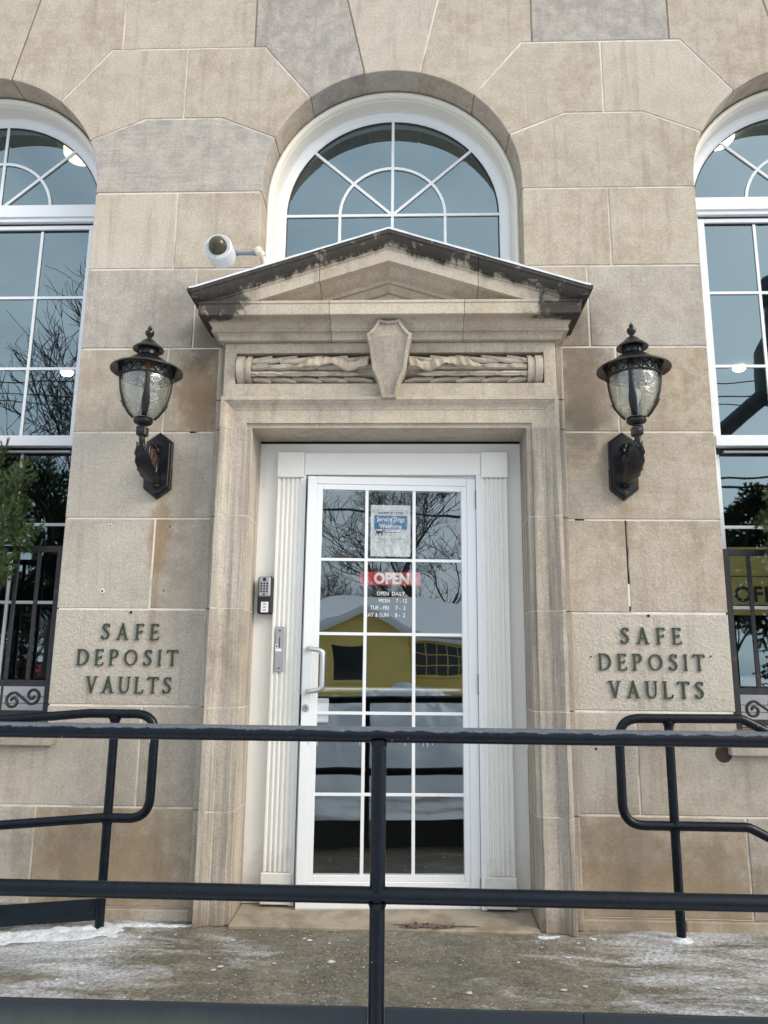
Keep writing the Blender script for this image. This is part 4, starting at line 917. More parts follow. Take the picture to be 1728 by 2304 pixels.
# ================================================================== railings
def rail_obj(name, pts, r, mat, parent, seg=20): return smooth_angle(obj(name, *tube(pts, r, seg), M[mat], parent), 50)
FY, FR = -1.30, .0242
FRL = tag(empty('front_railing', (.021, FY, 0)), 'dark blue painted pipe railing crossing in front of the door with frosty top rail', 'railing')
rail_obj('top_rail', [(-3.2+6.4*i/40, FY, .930) for i in range(41)], FR, 'rail_frost', FRL); rail_obj('lower_rail', [(-3.2+6.4*i/20, FY, .4655) for i in range(21)], FR, 'rail_paint', FRL)
for x in (.021, -1.62, 1.66): rail_obj('post', [(x, FY, -.45), (x, FY, .2), (x, FY, .6), (x, FY, .915)], FR*.96, 'rail_paint', FRL)
for x in (.021, -1.62, 1.66):
    for z in (.930, .4655):
        V = [p for p in lathe([(FR*.97, -FR*1.5), (FR*1.12, -FR*1.05), (FR*1.34, -FR*.72)], x, FY, z, 20, cap=False)[0]]
        smooth_angle(obj('weld', V, lathe([(1, 0), (1, 1), (1, 2)], 0, 0, 0, 20, cap=False)[1], M['rail_paint'], FRL), 60)
def kick():
    s = N('streaked_kick'); P = s.pos(); p = s.n('SeparateXYZ'); s.set(p.inputs[0], P)
    d = s.math('ADD', s.math('SUBTRACT', .148, p.outputs[2]), s.math('MULTIPLY', s.math('SUBTRACT', s.noise(1, 5, .65, vec=s.mapping(P, (30, 30, 4))), .5), .04))
    k = s.n('MapRange'); s.set(k.inputs[0], d); k.inputs[1].default_value = 0; k.inputs[2].default_value = .05; k.inputs[3].default_value = 0; k.inputs[4].default_value = .8
    lf = s.n('MapRange'); s.set(lf.inputs[0], p.outputs[0]); lf.inputs[1].default_value = -.05; lf.inputs[2].default_value = -.5; lf.inputs[3].default_value = 0.0; lf.inputs[4].default_value = 1
    c = s.mix(s.math('MULTIPLY', k.outputs[0], lf.outputs[0]), (.008, .014, .022), (.050, .062, .052))
    blot = s.ramp(s.vor(9, s.mapping(P, (1, 1, .6))), [(.10, 1), (.16, 0)]); c = s.mix(s.math('MULTIPLY', blot, .6), c, (.012, .018, .024))
    M['streaked_kick'] = s.done(c, .45, normal=s.bump(s.noise(90, 4, .6), .2, .003))
kick()
for a, b in ((-3.2, -.004), (.046, .62), (.6215, 3.2)): box('kick_plate', a, b, FY-.006, FY+.006, -.02, .162, M['streaked_kick'], FRL, .0015)
smooth_angle(obj('bolt', *lathe([(.0085, 0), (.0085, .003), (.006, .008), (.001, .010)], .620, FY-.006, .118, 14, 'Y'), M['brushed_steel'], FRL), 50)
# little icicles below the top rail
for i in range(12):
    x = random.choice((random.uniform(.10, .2), random.uniform(.25, .5), random.uniform(-.3, -.2), random.uniform(-1.2, 1.2))); h = random.uniform(.006, .016)
    obj('icicle', *tube([(x, FY-.004, .930-FR+.002), (x+.001, FY-.004, .930-FR-h*.6), (x, FY-.004, .930-FR-h)], [.002, .0014, .0004], 6), M['salt'], FRL)
SR = .0208
LR = tag(empty('ramp_railing', (-1.252, -.14, 0)), 'dark pipe railing with rounded end left of the door, sloping down the ramp', 'railing')
y = -.14
rail_obj('loop_rail', fillet([(-4.6, y, .640), (-1.375, y, .915), (-1.062, y, .915), (-1.064, y, .458), (-1.275, y, .458), (-4.6, y, .176)], {1: .25, 2: .095, 3: .095, 4: .25}, 10), SR, 'rail_paint', LR)
rail_obj('post', [(-1.252, y, -.01), (-1.252, y, .905)], SR*.97, 'rail_paint', LR); rail_obj('post', [(-3.0, y, -.16), (-3.0, y, .775)], SR*.97, 'rail_paint', LR)
for zz in (.905, .458): smooth_angle(obj('weld', *lathe([(SR*.98, -.030), (SR*1.15, -.020), (SR*1.4, -.010)], -1.252, y, zz, 18, cap=False), M['rail_paint'], LR), 60)
pts = [(-4.4, .101-.22, 0), (-1.262, .117, 0)]
v = [(-4.6, y-.004, -.150), (-1.272, y-.004, .118), (-1.272, y-.004, .030), (-4.6, y-.004, -.248), (-4.6, y+.006, -.150), (-1.272, y+.006, .118), (-1.272, y+.006, .030), (-4.6, y+.006, -.248)]
obj('kick_plate', v, [(0, 1, 2, 3), (4, 7, 6, 5), (0, 4, 5, 1), (1, 5, 6, 2), (2, 6, 7, 3), (3, 7, 4, 0)], M['kick_paint'], LR)
RR = tag(empty('stair_railing', (1.29, -.12, 0)), 'dark pipe railing with rounded end right of the door, dropping down the steps', 'railing')
y = -.12
rail_obj('loop_rail', fillet([(2.7, y, .385), (1.615, y, .926), (1.064, y, .921), (1.064, y, .462), (1.612, y, .462), (2.7, y, -.08)], {1: .10, 2: .095, 3: .095, 4: .10}, 10), SR, 'rail_paint', RR)
rail_obj('post', [(1.289, y, .0), (1.289, y, .915)], SR*.97, 'rail_paint', RR); rail_obj('post', [(2.35, y, -.46), (2.35, y, .55)], SR*.97, 'rail_paint', RR)
for zz in (.915, .462): smooth_angle(obj('weld', *lathe([(SR*.98, -.030), (SR*1.15, -.020), (SR*1.4, -.010)], 1.289, y, zz, 18, cap=False), M['rail_paint'], RR), 60)
smooth_angle(obj('base_flange', *lathe([(.05, 0), (.048, .004), (.030, .008), (.026, .016)], 1.289, y, -.004, 22), M['slush'], RR), 50)

# ================================================================== wall lanterns
def lantern(x, label, rusty):
    y, s = -.28, (1 if x > 0 else -1)
    T = tag(empty('wall_lantern', (x, 0, 1.96)), label, 'wall lamp', 'pair of wall lanterns')
    p = lambda name, vf, mat, sm=40: smooth_angle(obj(name, *vf, M[mat], T), sm)
    # hexagonal back plate in two layers
    hexo = [(-.068, 2.015), (0, 1.962), (.068, 2.015), (.068, 2.262), (0, 2.312), (-.068, 2.262)]
    p('back_plate', prism([(x+a, b) for a, b in hexo], -.026, .0, .003), 'lamp_iron', 20)
    hi = [(a*.86, 2.137+(b-2.137)*.94) for a, b in hexo]; p('plate_panel', prism([(x+a, b) for a, b in hi], -.036, -.025, .003), 'lamp_iron', 20)
    p('plate_edge', merge([boxg(x+.064, x+.071, -.02, -.004, 2.02, 2.12), boxg(x-.071, x-.064, -.02, -.004, 2.02, 2.12)]), 'rusty_iron')
    # bracket: leaf-shaped arm rising from the plate to the stem
    arm = [(x, -.040, 2.045), (x, -.085, 2.050), (x, -.150, 2.070), (x, -.215, 2.105), (x, -.262, 2.155), (x, -.28, 2.205)]
    A2 = []
    for i in range(len(arm)-1):
        for k in range(5): t = k/5; A2.append(tuple(Vector(arm[i]).lerp(Vector(arm[i+1]), t)))
    A2.append(arm[-1]); n = len(A2)
    p('bracket_arm', tube(A2, [.013+.005*math.sin(math.pi*i/n) for i in range(n)], 10), 'lamp_iron')
    # acanthus leaf hugging the arm
    V, F = [], []; m = 16
    for i in range(m+1):
        t = i/m; q = Vector(A2[min(n-1, int(t*(n-1)*.92)+1)]); wd = .043*math.sin(math.pi*(.12+.80*t))**.7+.004*math.sin(t*40)
        for j in range(7):
            u = -1+j/3; V.append((q.x+u*wd, q.y-.014+.010*abs(u)-.016*t*(abs(u) > .6), q.z-.012-.012*(1-abs(u))+.006*math.sin(u*9)))
    for i in range(m):
        for j in range(6): F.append((i*7+j, i*7+j+1, (i+1)*7+j+1, (i+1)*7+j))
    o = p('bracket_leaf', (V, F), 'lamp_iron', 60); o.modifiers.new('t', 'SOLIDIFY').thickness = .005
    # scroll in front of the plate
    p('scroll_ring', tube([(x+.004, -.125+.062*math.cos(2*math.pi*i/32)-.012*math.sin(2*math.pi*i/32), 2.135+.082*math.sin(2*math.pi*i/32)) for i in range(32)], .0095, 8, True), 'lamp_iron', 60)
    p('scroll_eye', tube([(x+.002, -.118+(.036-.020*i/40)*math.cos(i*.26), 2.150+(.046-.026*i/40)*math.sin(i*.26)) for i in range(41)], .0075, 8), 'rusty_iron' if rusty else 'lamp_iron', 60)
    p('scroll_stem', tube([(x, -.045, 2.045), (x, -.07, 2.06), (x, -.10, 2.07)], .010, 8), 'lamp_iron'); p('upper_scroll', tube([(x, -.055+.0*i, 2.225) if False else (x, -.060-.020*math.cos(i*.35), 2.215+.022*math.sin(i*.35)) for i in range(16)], .007, 8), 'lamp_iron')
    p('bracket_foot', boxg(x-.017, x+.017, -.075, -.036, 2.020, 2.062, .003), 'rusty_iron' if rusty else 'lamp_iron', 20)
    for zz in (2.235, 1.995): p('plate_bolt', lathe([(.012, 0), (.012, .004), (.008, .010), (.001, .012)], x, -.036, zz, 12, 'Y'), 'rusty_iron' if not rusty else 'lamp_iron')
    # stem, collar cube and cup
    p('stem', lathe([(.014, 2.195), (.015, 2.225), (.018, 2.23)], x, y, 0, 14), 'lamp_iron'); p('collar_block', boxg(x-.024, x+.024, y-.024, y+.024, 2.214, 2.260, .005), 'lamp_iron', 20)
    p('rosette', lathe([(.015, 0), (.015, .002), (.011, .004), (.006, .003), (.001, .006)], x, y-.024, 2.237, 10, 'Y'), 'lamp_iron')
    p('cup', lathe([(.016, 2.259), (.018, 2.266), (.040, 2.276), (.046, 2.284), (.046, 2.292), (.040, 2.296), (.046, 2.302), (.030, 2.304)], x, y, 0, 24), 'lamp_iron')
    # globe
    gl = [(.045, 2.300), (.062, 2.318), (.080, 2.345), (.094, 2.378), (.104, 2.415), (.111, 2.455), (.115, 2.495), (.117, 2.535), (.116, 2.555)]
    p('glass_globe', lathe(gl, x, y, 0, 36, cap=False), 'seeded_glass', 60)
    p('lamp_holder', lathe([(.028, 2.30), (.026, 2.33), (.016, 2.35), (.012, 2.36)], x, y, 0, 14), 'interior_dark'); p('bulb', lathe([(.010, 2.36), (.014, 2.372), (.025, 2.40), (.027, 2.42), (.022, 2.44), (.008, 2.453), (.001, 2.455)], x, y, 0, 16), 'white_vinyl_frame', 60)
    # ribs with leaf ends
    for k in range(4):
        a0 = R(90*k+45-(22 if s < 0 else -22)); rr = [(r+.005, h) for r, h in gl]; ca, sa = math.cos(a0), math.sin(a0)
        V, F = [], []
        for i, (r, h) in enumerate(rr):
            wd = .0105 if h > 2.43 else .010+.009*math.sin(math.pi*(2.43-h)/.13)
            for dw, dr in ((-1, 0), (-.6, .004), (0, .007), (.6, .004), (1, 0)): V.append((x+ca*(r+dr)-sa*dw*wd, y+sa*(r+dr)+ca*dw*wd, h))
        for i in range(len(rr)-1):
            for j in range(4): F.append((i*5+j, i*5+j+1, (i+1)*5+j+1, (i+1)*5+j))
        o = p('globe_rib', (V, F), 'lamp_iron', 60); o.modifiers.new('t', 'SOLIDIFY').thickness = .004
        p('rib_leaf_tip', tube([(x+ca*.092, y+sa*.092, 2.352), (x+ca*.103, y+sa*.103, 2.372), (x+ca*.112, y+sa*.112, 2.382)], [.006, .004, .0015], 6), 'lamp_iron')
        p('rib_block', boxg(x+ca*.121-.010, x+ca*.121+.010, y+sa*.121-.010, y+sa*.121+.010, 2.500, 2.552, .002), 'rusty_iron' if k % 2 else 'lamp_iron', 20)
    # pierced collar: two hoops and crossing bars
    for h in (2.505, 2.552): p('collar_hoop', tube([(x+.121*math.cos(2*math.pi*i/40), y+.121*math.sin(2*math.pi*i/40), h) for i in range(40)], .0038, 6, True), 'lamp_iron', 60)
    for i in range(16):
        a = 2*math.pi*i/16
        for d in (-1, 1):
            q = [(x+.1205*math.cos(a+d*t*2*math.pi/16), y+.1205*math.sin(a+d*t*2*math.pi/16), 2.507+.044*t) for t in (0, .25, .5, .75, 1)]
            p('collar_lattice', tube(q, .0030, 5), 'lamp_iron', 60)
    # hat, vent and finial
    p('hat', lathe([(.118, 2.551), (.150, 2.546), (.167, 2.538), (.1715, 2.538), (.172, 2.543), (.166, 2.549), (.148, 2.557), (.126, 2.566), (.108, 2.577), (.094, 2.590), (.080, 2.602), (.064, 2.611), (.053, 2.617), (.048, 2.624)], x, y, 0, 44, cap=False), 'lamp_iron', 35)
    p('vent', lathe([(.047, 2.612), (.047, 2.66)], x, y, 0, 28), 'lamp_iron'); 
    for i in range(10):
        a = 2*math.pi*i/10; p('vent_slot', boxg(x+.0465*math.cos(a)-.004, x+.0465*math.cos(a)+.004, y+.0465*math.sin(a)-.004, y+.0465*math.sin(a)+.004, 2.625, 2.648), 'black_gap', 10)
    p('small_hat', lathe([(.040, 2.658), (.066, 2.654), (.074, 2.652), (.075, 2.656), (.066, 2.667), (.048, 2.680), (.040, 2.688), (.032, 2.698), (.020, 2.707), (.012, 2.711)], x, y, 0, 32, cap=False), 'lamp_iron', 35)
    p('finial', lathe([(.009, 2.709), (.008, 2.716), (.014, 2.724), (.021, 2.735), (.0225, 2.742), (.020, 2.747), (.021, 2.750), (.010, 2.752), (.007, 2.757), (.011, 2.764), (.0115, 2.768), (.007, 2.774), (.003, 2.780), (.001, 2.787)], x, y, 0, 20), 'lamp_iron', 50)
lantern(-1.175, 'black iron wall lantern on the left pier, orange rust on its bracket foot', True); lantern(1.175, 'black iron wall lantern on the pier right of the door', False)

# ================================================================== security camera
SC = tag(empty('security_camera', (-.87, -.06, 3.23)), 'white round security camera with dark dome left of the fanlight', 'camera')
sp_ = lambda n_, vf, mat, sm=40: smooth_angle(obj(n_, *vf, M[mat], SC), sm)
sp_('housing', lathe([(.068, .140), (.0705, .143), (.0705, .236), (.0675, .2415), (.062, .2435), (.0605, .2415), (.0485, .2415), (.0475, .236)], -.872, 0, 3.232, 40, 'Y'), 'camera_white', 22)
s_ = N('smoked_dome'); M['smoked_dome'] = s_.done((.055, .045, .025), .12)
sp_('dome', lathe([(.0468, .238), (.0465, .248), (.043, .264), (.034, .279), (.020, .289), (.001, .292)], -.8715, 0, 3.234, 32, 'Y'), 'smoked_dome', 70)
for a in (80, 170, 260, 350): sp_('screw', lathe([(.0028, 0), (.0028, .0015), (.001, .002)], -.872+.058*math.cos(R(a)), -.243, 3.232+.058*math.sin(R(a)), 8, 'Y'), 'grey_metal')
sp_('pipe', tube([(-.812, -.14, 3.252), (-.70, -.14, 3.252)], .0115, 14), 'conduit'); sp_('pipe_coupling', tube([(-.822, -.14, 3.252), (-.792, -.14, 3.252)], .0155, 14), 'conduit'); sp_('pipe_coupling', tube([(-.712, -.14, 3.252), (-.696, -.14, 3.252)], .0145, 14), 'conduit')
sp_('elbow_box', tube([(-.700, -.142, 3.262), (-.682, -.142, 3.256), (-.660, -.13, 3.240)], [.018, .021, .017], 14), 'conduit_cream', 60)
sp_('elbow_cover', lathe([(.019, 0), (.019, .004), (.016, .006)], -.681, -.160, 3.258, 18, 'Y'), 'conduit_cream')
sp_('conduit', tube([(-.665, -.12, 3.242), (-.655, -.105, 3.20), (-.650, -.09, 3.15), (-.648, -.08, 3.05)], .0125, 12), 'conduit_cream'); sp_('cable', tube([(-.675, -.12, 3.235), (-.667, -.11, 3.20), (-.664, -.1, 3.15), (-.662, -.1, 3.06)], .0028, 6), 'black_plastic')

# ================================================================== key safe on the door case
KS = tag(empty('key_safe', (-.622, .165, 1.39)), 'black and silver push-button key safe left of the door', 'key safe')
ks = lambda n_, x0, x1, y0, y1, z0, z1, mat, ch: box(n_, x0, x1, y0, y1, z0, z1, M[mat], KS, ch)
ks('body', -.662, -.586, .105, .166, 1.398, 1.588, 'black_plastic', .008)
kf = ks('keypad_face', -.656, -.596, .092, .108, 1.484, 1.586, 'silver_plastic', .006)
for r_ in range(4):
    for c_ in range(3): obj('button', *lathe([(.0050, 0), (.0050, .002), (.004, .003)], -.641+c_*.0145, .092, 1.551-r_*.0135, 12, 'Y'), M['black_plastic'], KS)
obj('button', *lathe([(.0050, 0), (.0050, .002), (.004, .003)], -.6265, .092, 1.4965, 12, 'Y'), M['black_plastic'], KS); ks('latch', -.634, -.618, .0895, .093, 1.562, 1.580, 'black_plastic', .001)
ks('label_card', -.642, -.604, .103, .1048, 1.405, 1.458, 'paper', .0005)
for i in range(3): ks('label_mark', -.629, -.617, .1022, .1028, 1.413+i*.015, 1.421+i*.015, 'grey_print', .0002)

# ================================================================== bronze letters
TH, TN = .112, .062
def g_ser(x0, x1, z): return ([(x0, z), (x1, z)], .055)
GL = {
 'I': (.22, [([(.11, 0), (.11, 1)], TH), g_ser(0, .22, .028), g_ser(0, .22, .972)]),
 'L': (.55, [([(.12, 0), (.12, 1)], TH), g_ser(0, .25, .972), ([(.02, .03), (.53, .03)], .065), ([(.52, .0), (.55, .22)], .05)]),
 'T': (.66, [([(.33, 0), (.33, .98)], TH), ([(.02, .965), (.64, .965)], .07), ([(.03, 1), (.0, .80)], .05), ([(.63, 1), (.66, .80)], .05), g_ser(.21, .45, .028)]),
 'E': (.55, [([(.12, 0), (.12, 1)], TH), ([(.02, .968), (.50, .968)], .065), ([(.49, 1), (.51, .82)], .045), ([(.18, .51), (.42, .51)], .06), ([(.42, .60), (.42, .42)], .045), ([(.02, .032), (.52, .032)], .065), ([(.51, 0), (.55, .2)], .045)]),
 'F': (.52, [([(.12, 0), (.12, 1)], TH), ([(.02, .968), (.49, .968)], .065), ([(.48, 1), (.50, .82)], .045), ([(.18, .50), (.42, .50)], .06), ([(.42, .59), (.42, .41)], .045), g_ser(0, .25, .028)]),
 'A': (.78, [([(.13, .02), (.38, 1.0)], TN), ([(.37, 1.02), (.64, .02)], TH), ([(.22, .34), (.54, .34)], .06), g_ser(0, .24, .028), g_ser(.52, .78, .028)]),
 'V': (.76, [([(.13, .98), (.40, .0)], TH), ([(.39, -.01), (.63, .98)], TN), g_ser(0, .26, .972), g_ser(.52, .76, .972)]),
 'U': (.74, [([(.12, 1), (.12, .36), (.15, .18), (.24, .06), (.37, .03), (.50, .06), (.59, .18), (.62, .36), (.62, 1)], [TH, TH, TH, .12, .09, .08, TN, TN, TN]), g_ser(0, .25, .972), g_ser(.50, .74, .972)]),
 'O': (.86, [([(.43+.355*math.cos(2*math.pi*i/28), .5+.455*math.sin(2*math.pi*i/28)) for i in range(29)], [TN+(TH-TN)*abs(math.cos(2*math.pi*i/28)) for i in range(29)])]),
 'D': (.78, [([(.12, 0), (.12, 1)], TH), ([(.02, .968), (.30, .968)]+[(.30+.40*math.sin(math.pi*i/14), .5+.468*math.cos(math.pi*i/14)) for i in range(1, 14)]+[(.30, .032), (.02, .032)], [.065, .065]+[.065+.07*math.sin(math.pi*i/14) for i in range(1, 14)]+[.065, .065])]),
 'P': (.58, [([(.12, 0), (.12, 1)], TH), ([(.02, .968), (.28, .968)]+[(.28+.23*math.sin(math.pi*i/10), .73+.238*math.cos(math.pi*i/10)) for i in range(1, 10)]+[(.28, .492), (.16, .492)], [.065, .065]+[.065+.06*math.sin(math.pi*i/10) for i in range(1, 10)]+[.06, .05]), g_ser(0, .26, .028)]),
 'S': (.54, [([(.47, .80), (.42, .92), (.30, .97), (.17, .93), (.11, .80), (.14, .67), (.27, .56), (.40, .44), (.46, .29), (.41, .12), (.27, .03), (.14, .07), (.06, .22)], [.06, .07, .08, .095, .11, .13, .14, .14, .125, .10, .08, .07, .06]), ([(.47, .98), (.48, .76)], .045), ([(.05, .03), (.045, .26)], .045)]),
}
def letter(ch, x, z, h, parent):
    wd, strokes = GL[ch]; parts = []
    for i, (pts, w_) in enumerate(strokes):
        n = len(pts); ws = w_ if isinstance(w_, list) else [w_]*n; L_, R_ = [], []
        closed = n > 5 and (Vector(pts[0])-Vector(pts[-1])).length < 1e-4
        for k in range(n):
            a = Vector(pts[k-1]) if k else (Vector(pts[-2]) if closed else Vector(pts[0])); b = Vector(pts[k+1]) if k < n-1 else (Vector(pts[1]) if closed else Vector(pts[-1]))
            d = (b-a).normalized(); nn = Vector((-d.y, d.x))*ws[k]/2; p = Vector(pts[k]); L_.append(p+nn); R_.append(p-nn)
        y0 = -.0085-.00018*i; y1 = .002
        V = [(x+p.x*h, y0, z+p.y*h) for p in L_]+[(x+p.x*h, y0, z+p.y*h) for p in R_]+[(x+p.x*h, y1, z+p.y*h) for p in L_]+[(x+p.x*h, y1, z+p.y*h) for p in R_]
        F = []
        for k in range(n-1): F += [(k, k+1, n+k+1, n+k), (k, 2*n+k, 2*n+k+1, k+1), (n+k, n+k+1, 3*n+k+1, 3*n+k)]
        F += [(0, n, 3*n, 2*n), (n-1, 3*n-1, 4*n-1, 2*n-1)]
        parts.append((V, F))
    o = obj('letter', *merge(parts), M['bronze_green'], parent); return o
def inscription(rows, label):
    T = tag(empty('bronze_inscription', ((rows[1][1]+rows[1][2])/2, 0, 1.0)), label, 'inscription')
    for word, x0, x1, z0, z1 in rows:
        h = z1-z0; tw = sum(GL[c][0] for c in word)*h; sp = (x1-x0-tw)/(len(word)-1); x = x0
        for c in word: letter(c, x, z0, h, T); x += GL[c][0]*h+sp
inscription([('SAFE', -1.405, -1.119, 1.259, 1.337), ('DEPOSIT', -1.517, -1.019, 1.134, 1.212), ('VAULTS', -1.463, -1.042, 1.004, 1.082)], 'green bronze letters SAFE DEPOSIT VAULTS on the pier left of the door')
inscription([('SAFE', 1.123, 1.411, 1.261, 1.339), ('DEPOSIT', 1.013, 1.513, 1.137, 1.215), ('VAULTS', 1.055, 1.501, 1.009, 1.088)], 'green bronze letters SAFE DEPOSIT VAULTS on the pier right of the door')

# ================================================================== window guards and wreaths
def guard(cx, label):
    T = tag(empty('window_guard', (cx, .08, .86)), label, 'window guard', 'iron window guards'); hw = .692
    b = lambda n_, x0, x1, z0, z1, t=.006, y=.08: box(n_, cx+x0, cx+x1, y-t, y+t, z0, z1, M['guard_iron'], T, .0015)
    b('stile', -hw, -hw+.034, .868, 1.735, .012); b('stile', hw-.034, hw, .868, 1.735, .012)
    b('top_rail', -hw+.0345, hw-.0345, 1.702, 1.734, .009); b('top_rail', -hw+.0345, hw-.0345, 1.672, 1.698, .006) if False else None
    b('lower_rail', -hw+.0345, hw-.0345, 1.028, 1.060, .009); b('bottom_rail', -hw+.0345, hw-.0345, .884, .912, .009)
    n = 12; px = (2*hw-.034)/n
    for i in range(1, n): x = -hw+.017+i*px; b('bar', x-.0095, x+.0095, 1.0605, 1.7015)
    # scrolls between the two low rails
    m = 6; pw = (2*hw-.07)/m
    for i in range(m):
        x0 = cx-hw+.036+i*pw; zc = .970; pts = []
        for k in range(44):
            t = k/43; a = math.pi*.5-t*3.1*math.pi; r = .026+.026*0+.024*(t)**.8; pts.append((x0+pw*.30+r*math.cos(a+3.1*math.pi-0)*.95, .08, zc-.006+r*math.sin(a)*.9))
        q = []
        for k in range(40):
            t = k/39; a = t*2.6*math.pi; r = .010+.040*t; q.append((x0+pw*.28-r*math.cos(a)*.80, zc-.014+r*math.sin(a)*.88*.95))
        q2 = [(2*(x0+pw*.5)-xx, 2*zc-zz) for xx, zz in q][::-1]
        P = [(xx, .08, zz) for xx, zz in q+q2]
        smooth_angle(obj('scroll', *tube(P, .0075, 6), M['guard_iron'], T), 50)
        if i: b('spacer', x0-cx-.004, x0-cx+.004, .9125, 1.0275)
guard(-OW, 'rusty iron window guard with scrolls on the window left of the door'); guard(OW, 'rusty iron window guard with scrolls on the window right of the door')
def fir():
    s = N('fir_green'); i = s.n('ObjectInfo').outputs['Random']
    c = s.mix(i, (.014, .036, .006), (.045, .072, .010)); c = s.mix(s.ramp(s.noise(60, 3, .6), [(.5, 0), (.7, 1)]), c, (.085, .10, .022)); M['fir_green'] = s.done(c, .55)
fir(); mk('twig', (.10, .07, .035), .8)
def spray_mesh(seed):
    rnd = random.Random(seed); parts = []; L = .17
    def needles(p0, p1, n, ln):
        d = (p1-p0); t = d.normalized(); sd = t.cross(Vector((0, 0, 1))).normalized()
        for i in range(n):
            p = p0+d*(i+.5)/n
            for sg in (-1, 1):
                dr = (t*.75+sd*sg*rnd.uniform(.7, 1.0)+Vector((0, 0, rnd.uniform(-.25, .45)))).normalized(); l_ = ln*rnd.uniform(.8, 1.1); w_ = t*.0019
                parts.append(([p-w_, p+w_, p+dr*l_], [(0, 1, 2)]))
    a = Vector((0, 0, 0)); b = Vector((L, 0, 0)); needles(a, b, 60, .021); parts.append(tube([a, b], [.003, .001], 4))
    for k in range(3):
        for sg in (-1, 1):
            o = Vector((L*(.25+.22*k), 0, 0)); e = o+Vector((.05-.006*k, sg*(.065-.014*k), rnd.uniform(-.01, .02))); needles(o, e, 30, .019); parts.append(tube([o, e], [.0022, .0008], 4))
    return merge(parts)
SPR = []
for k in range(3):
    v, f = spray_mesh(k); me = bpy.data.meshes.new('spray'); me.from_pydata([Vector(p) for p in v], [], f); me.materials.append(M['fir_green']); SPR.append(me)
def wreath(cx, cz, label, k=1.0):
    T = tag(empty('evergreen_wreath', (cx, .02, cz-.55)), label, 'wreath', 'evergreen wreaths')
    obj('wire_ring', *tube([(cx+.34*math.cos(2*math.pi*i/40), .03, cz+.34*math.sin(2*math.pi*i/40)) for i in range(40)], .02, 8, True), M['twig'], T)
    for i in range(280):
        a = 2*math.pi*i/280+random.uniform(-.03, .03); r = random.uniform(.24, .46)*k; o = bpy.data.objects.new('fir_spray', random.choice(SPR)); C.objects.link(o); o.parent = T
        o.location = (r*math.cos(a), random.uniform(-.05, .02), r*math.sin(a)+.55)
        dirn = a+random.uniform(.2, 1.3)*(1 if r > .3 else 2.0); dv = Vector((math.cos(dirn), random.uniform(-.5, .05), math.sin(dirn))).normalized()
        o.rotation_mode = 'QUATERNION'; q = dv.to_track_quat('X', 'Z'); o.rotation_quaternion = q @ Matrix.Rotation(random.uniform(-.6, .6)+math.pi/2, 3, 'X').to_quaternion(); sc_ = random.uniform(.75, 1.1); o.scale = (sc_,)*3
wreath(-OW, 1.86, 'green fir wreath hanging on the window left of the door'); wreath(OW, 1.76, 'green fir wreath hanging on the window right of the door', .9)

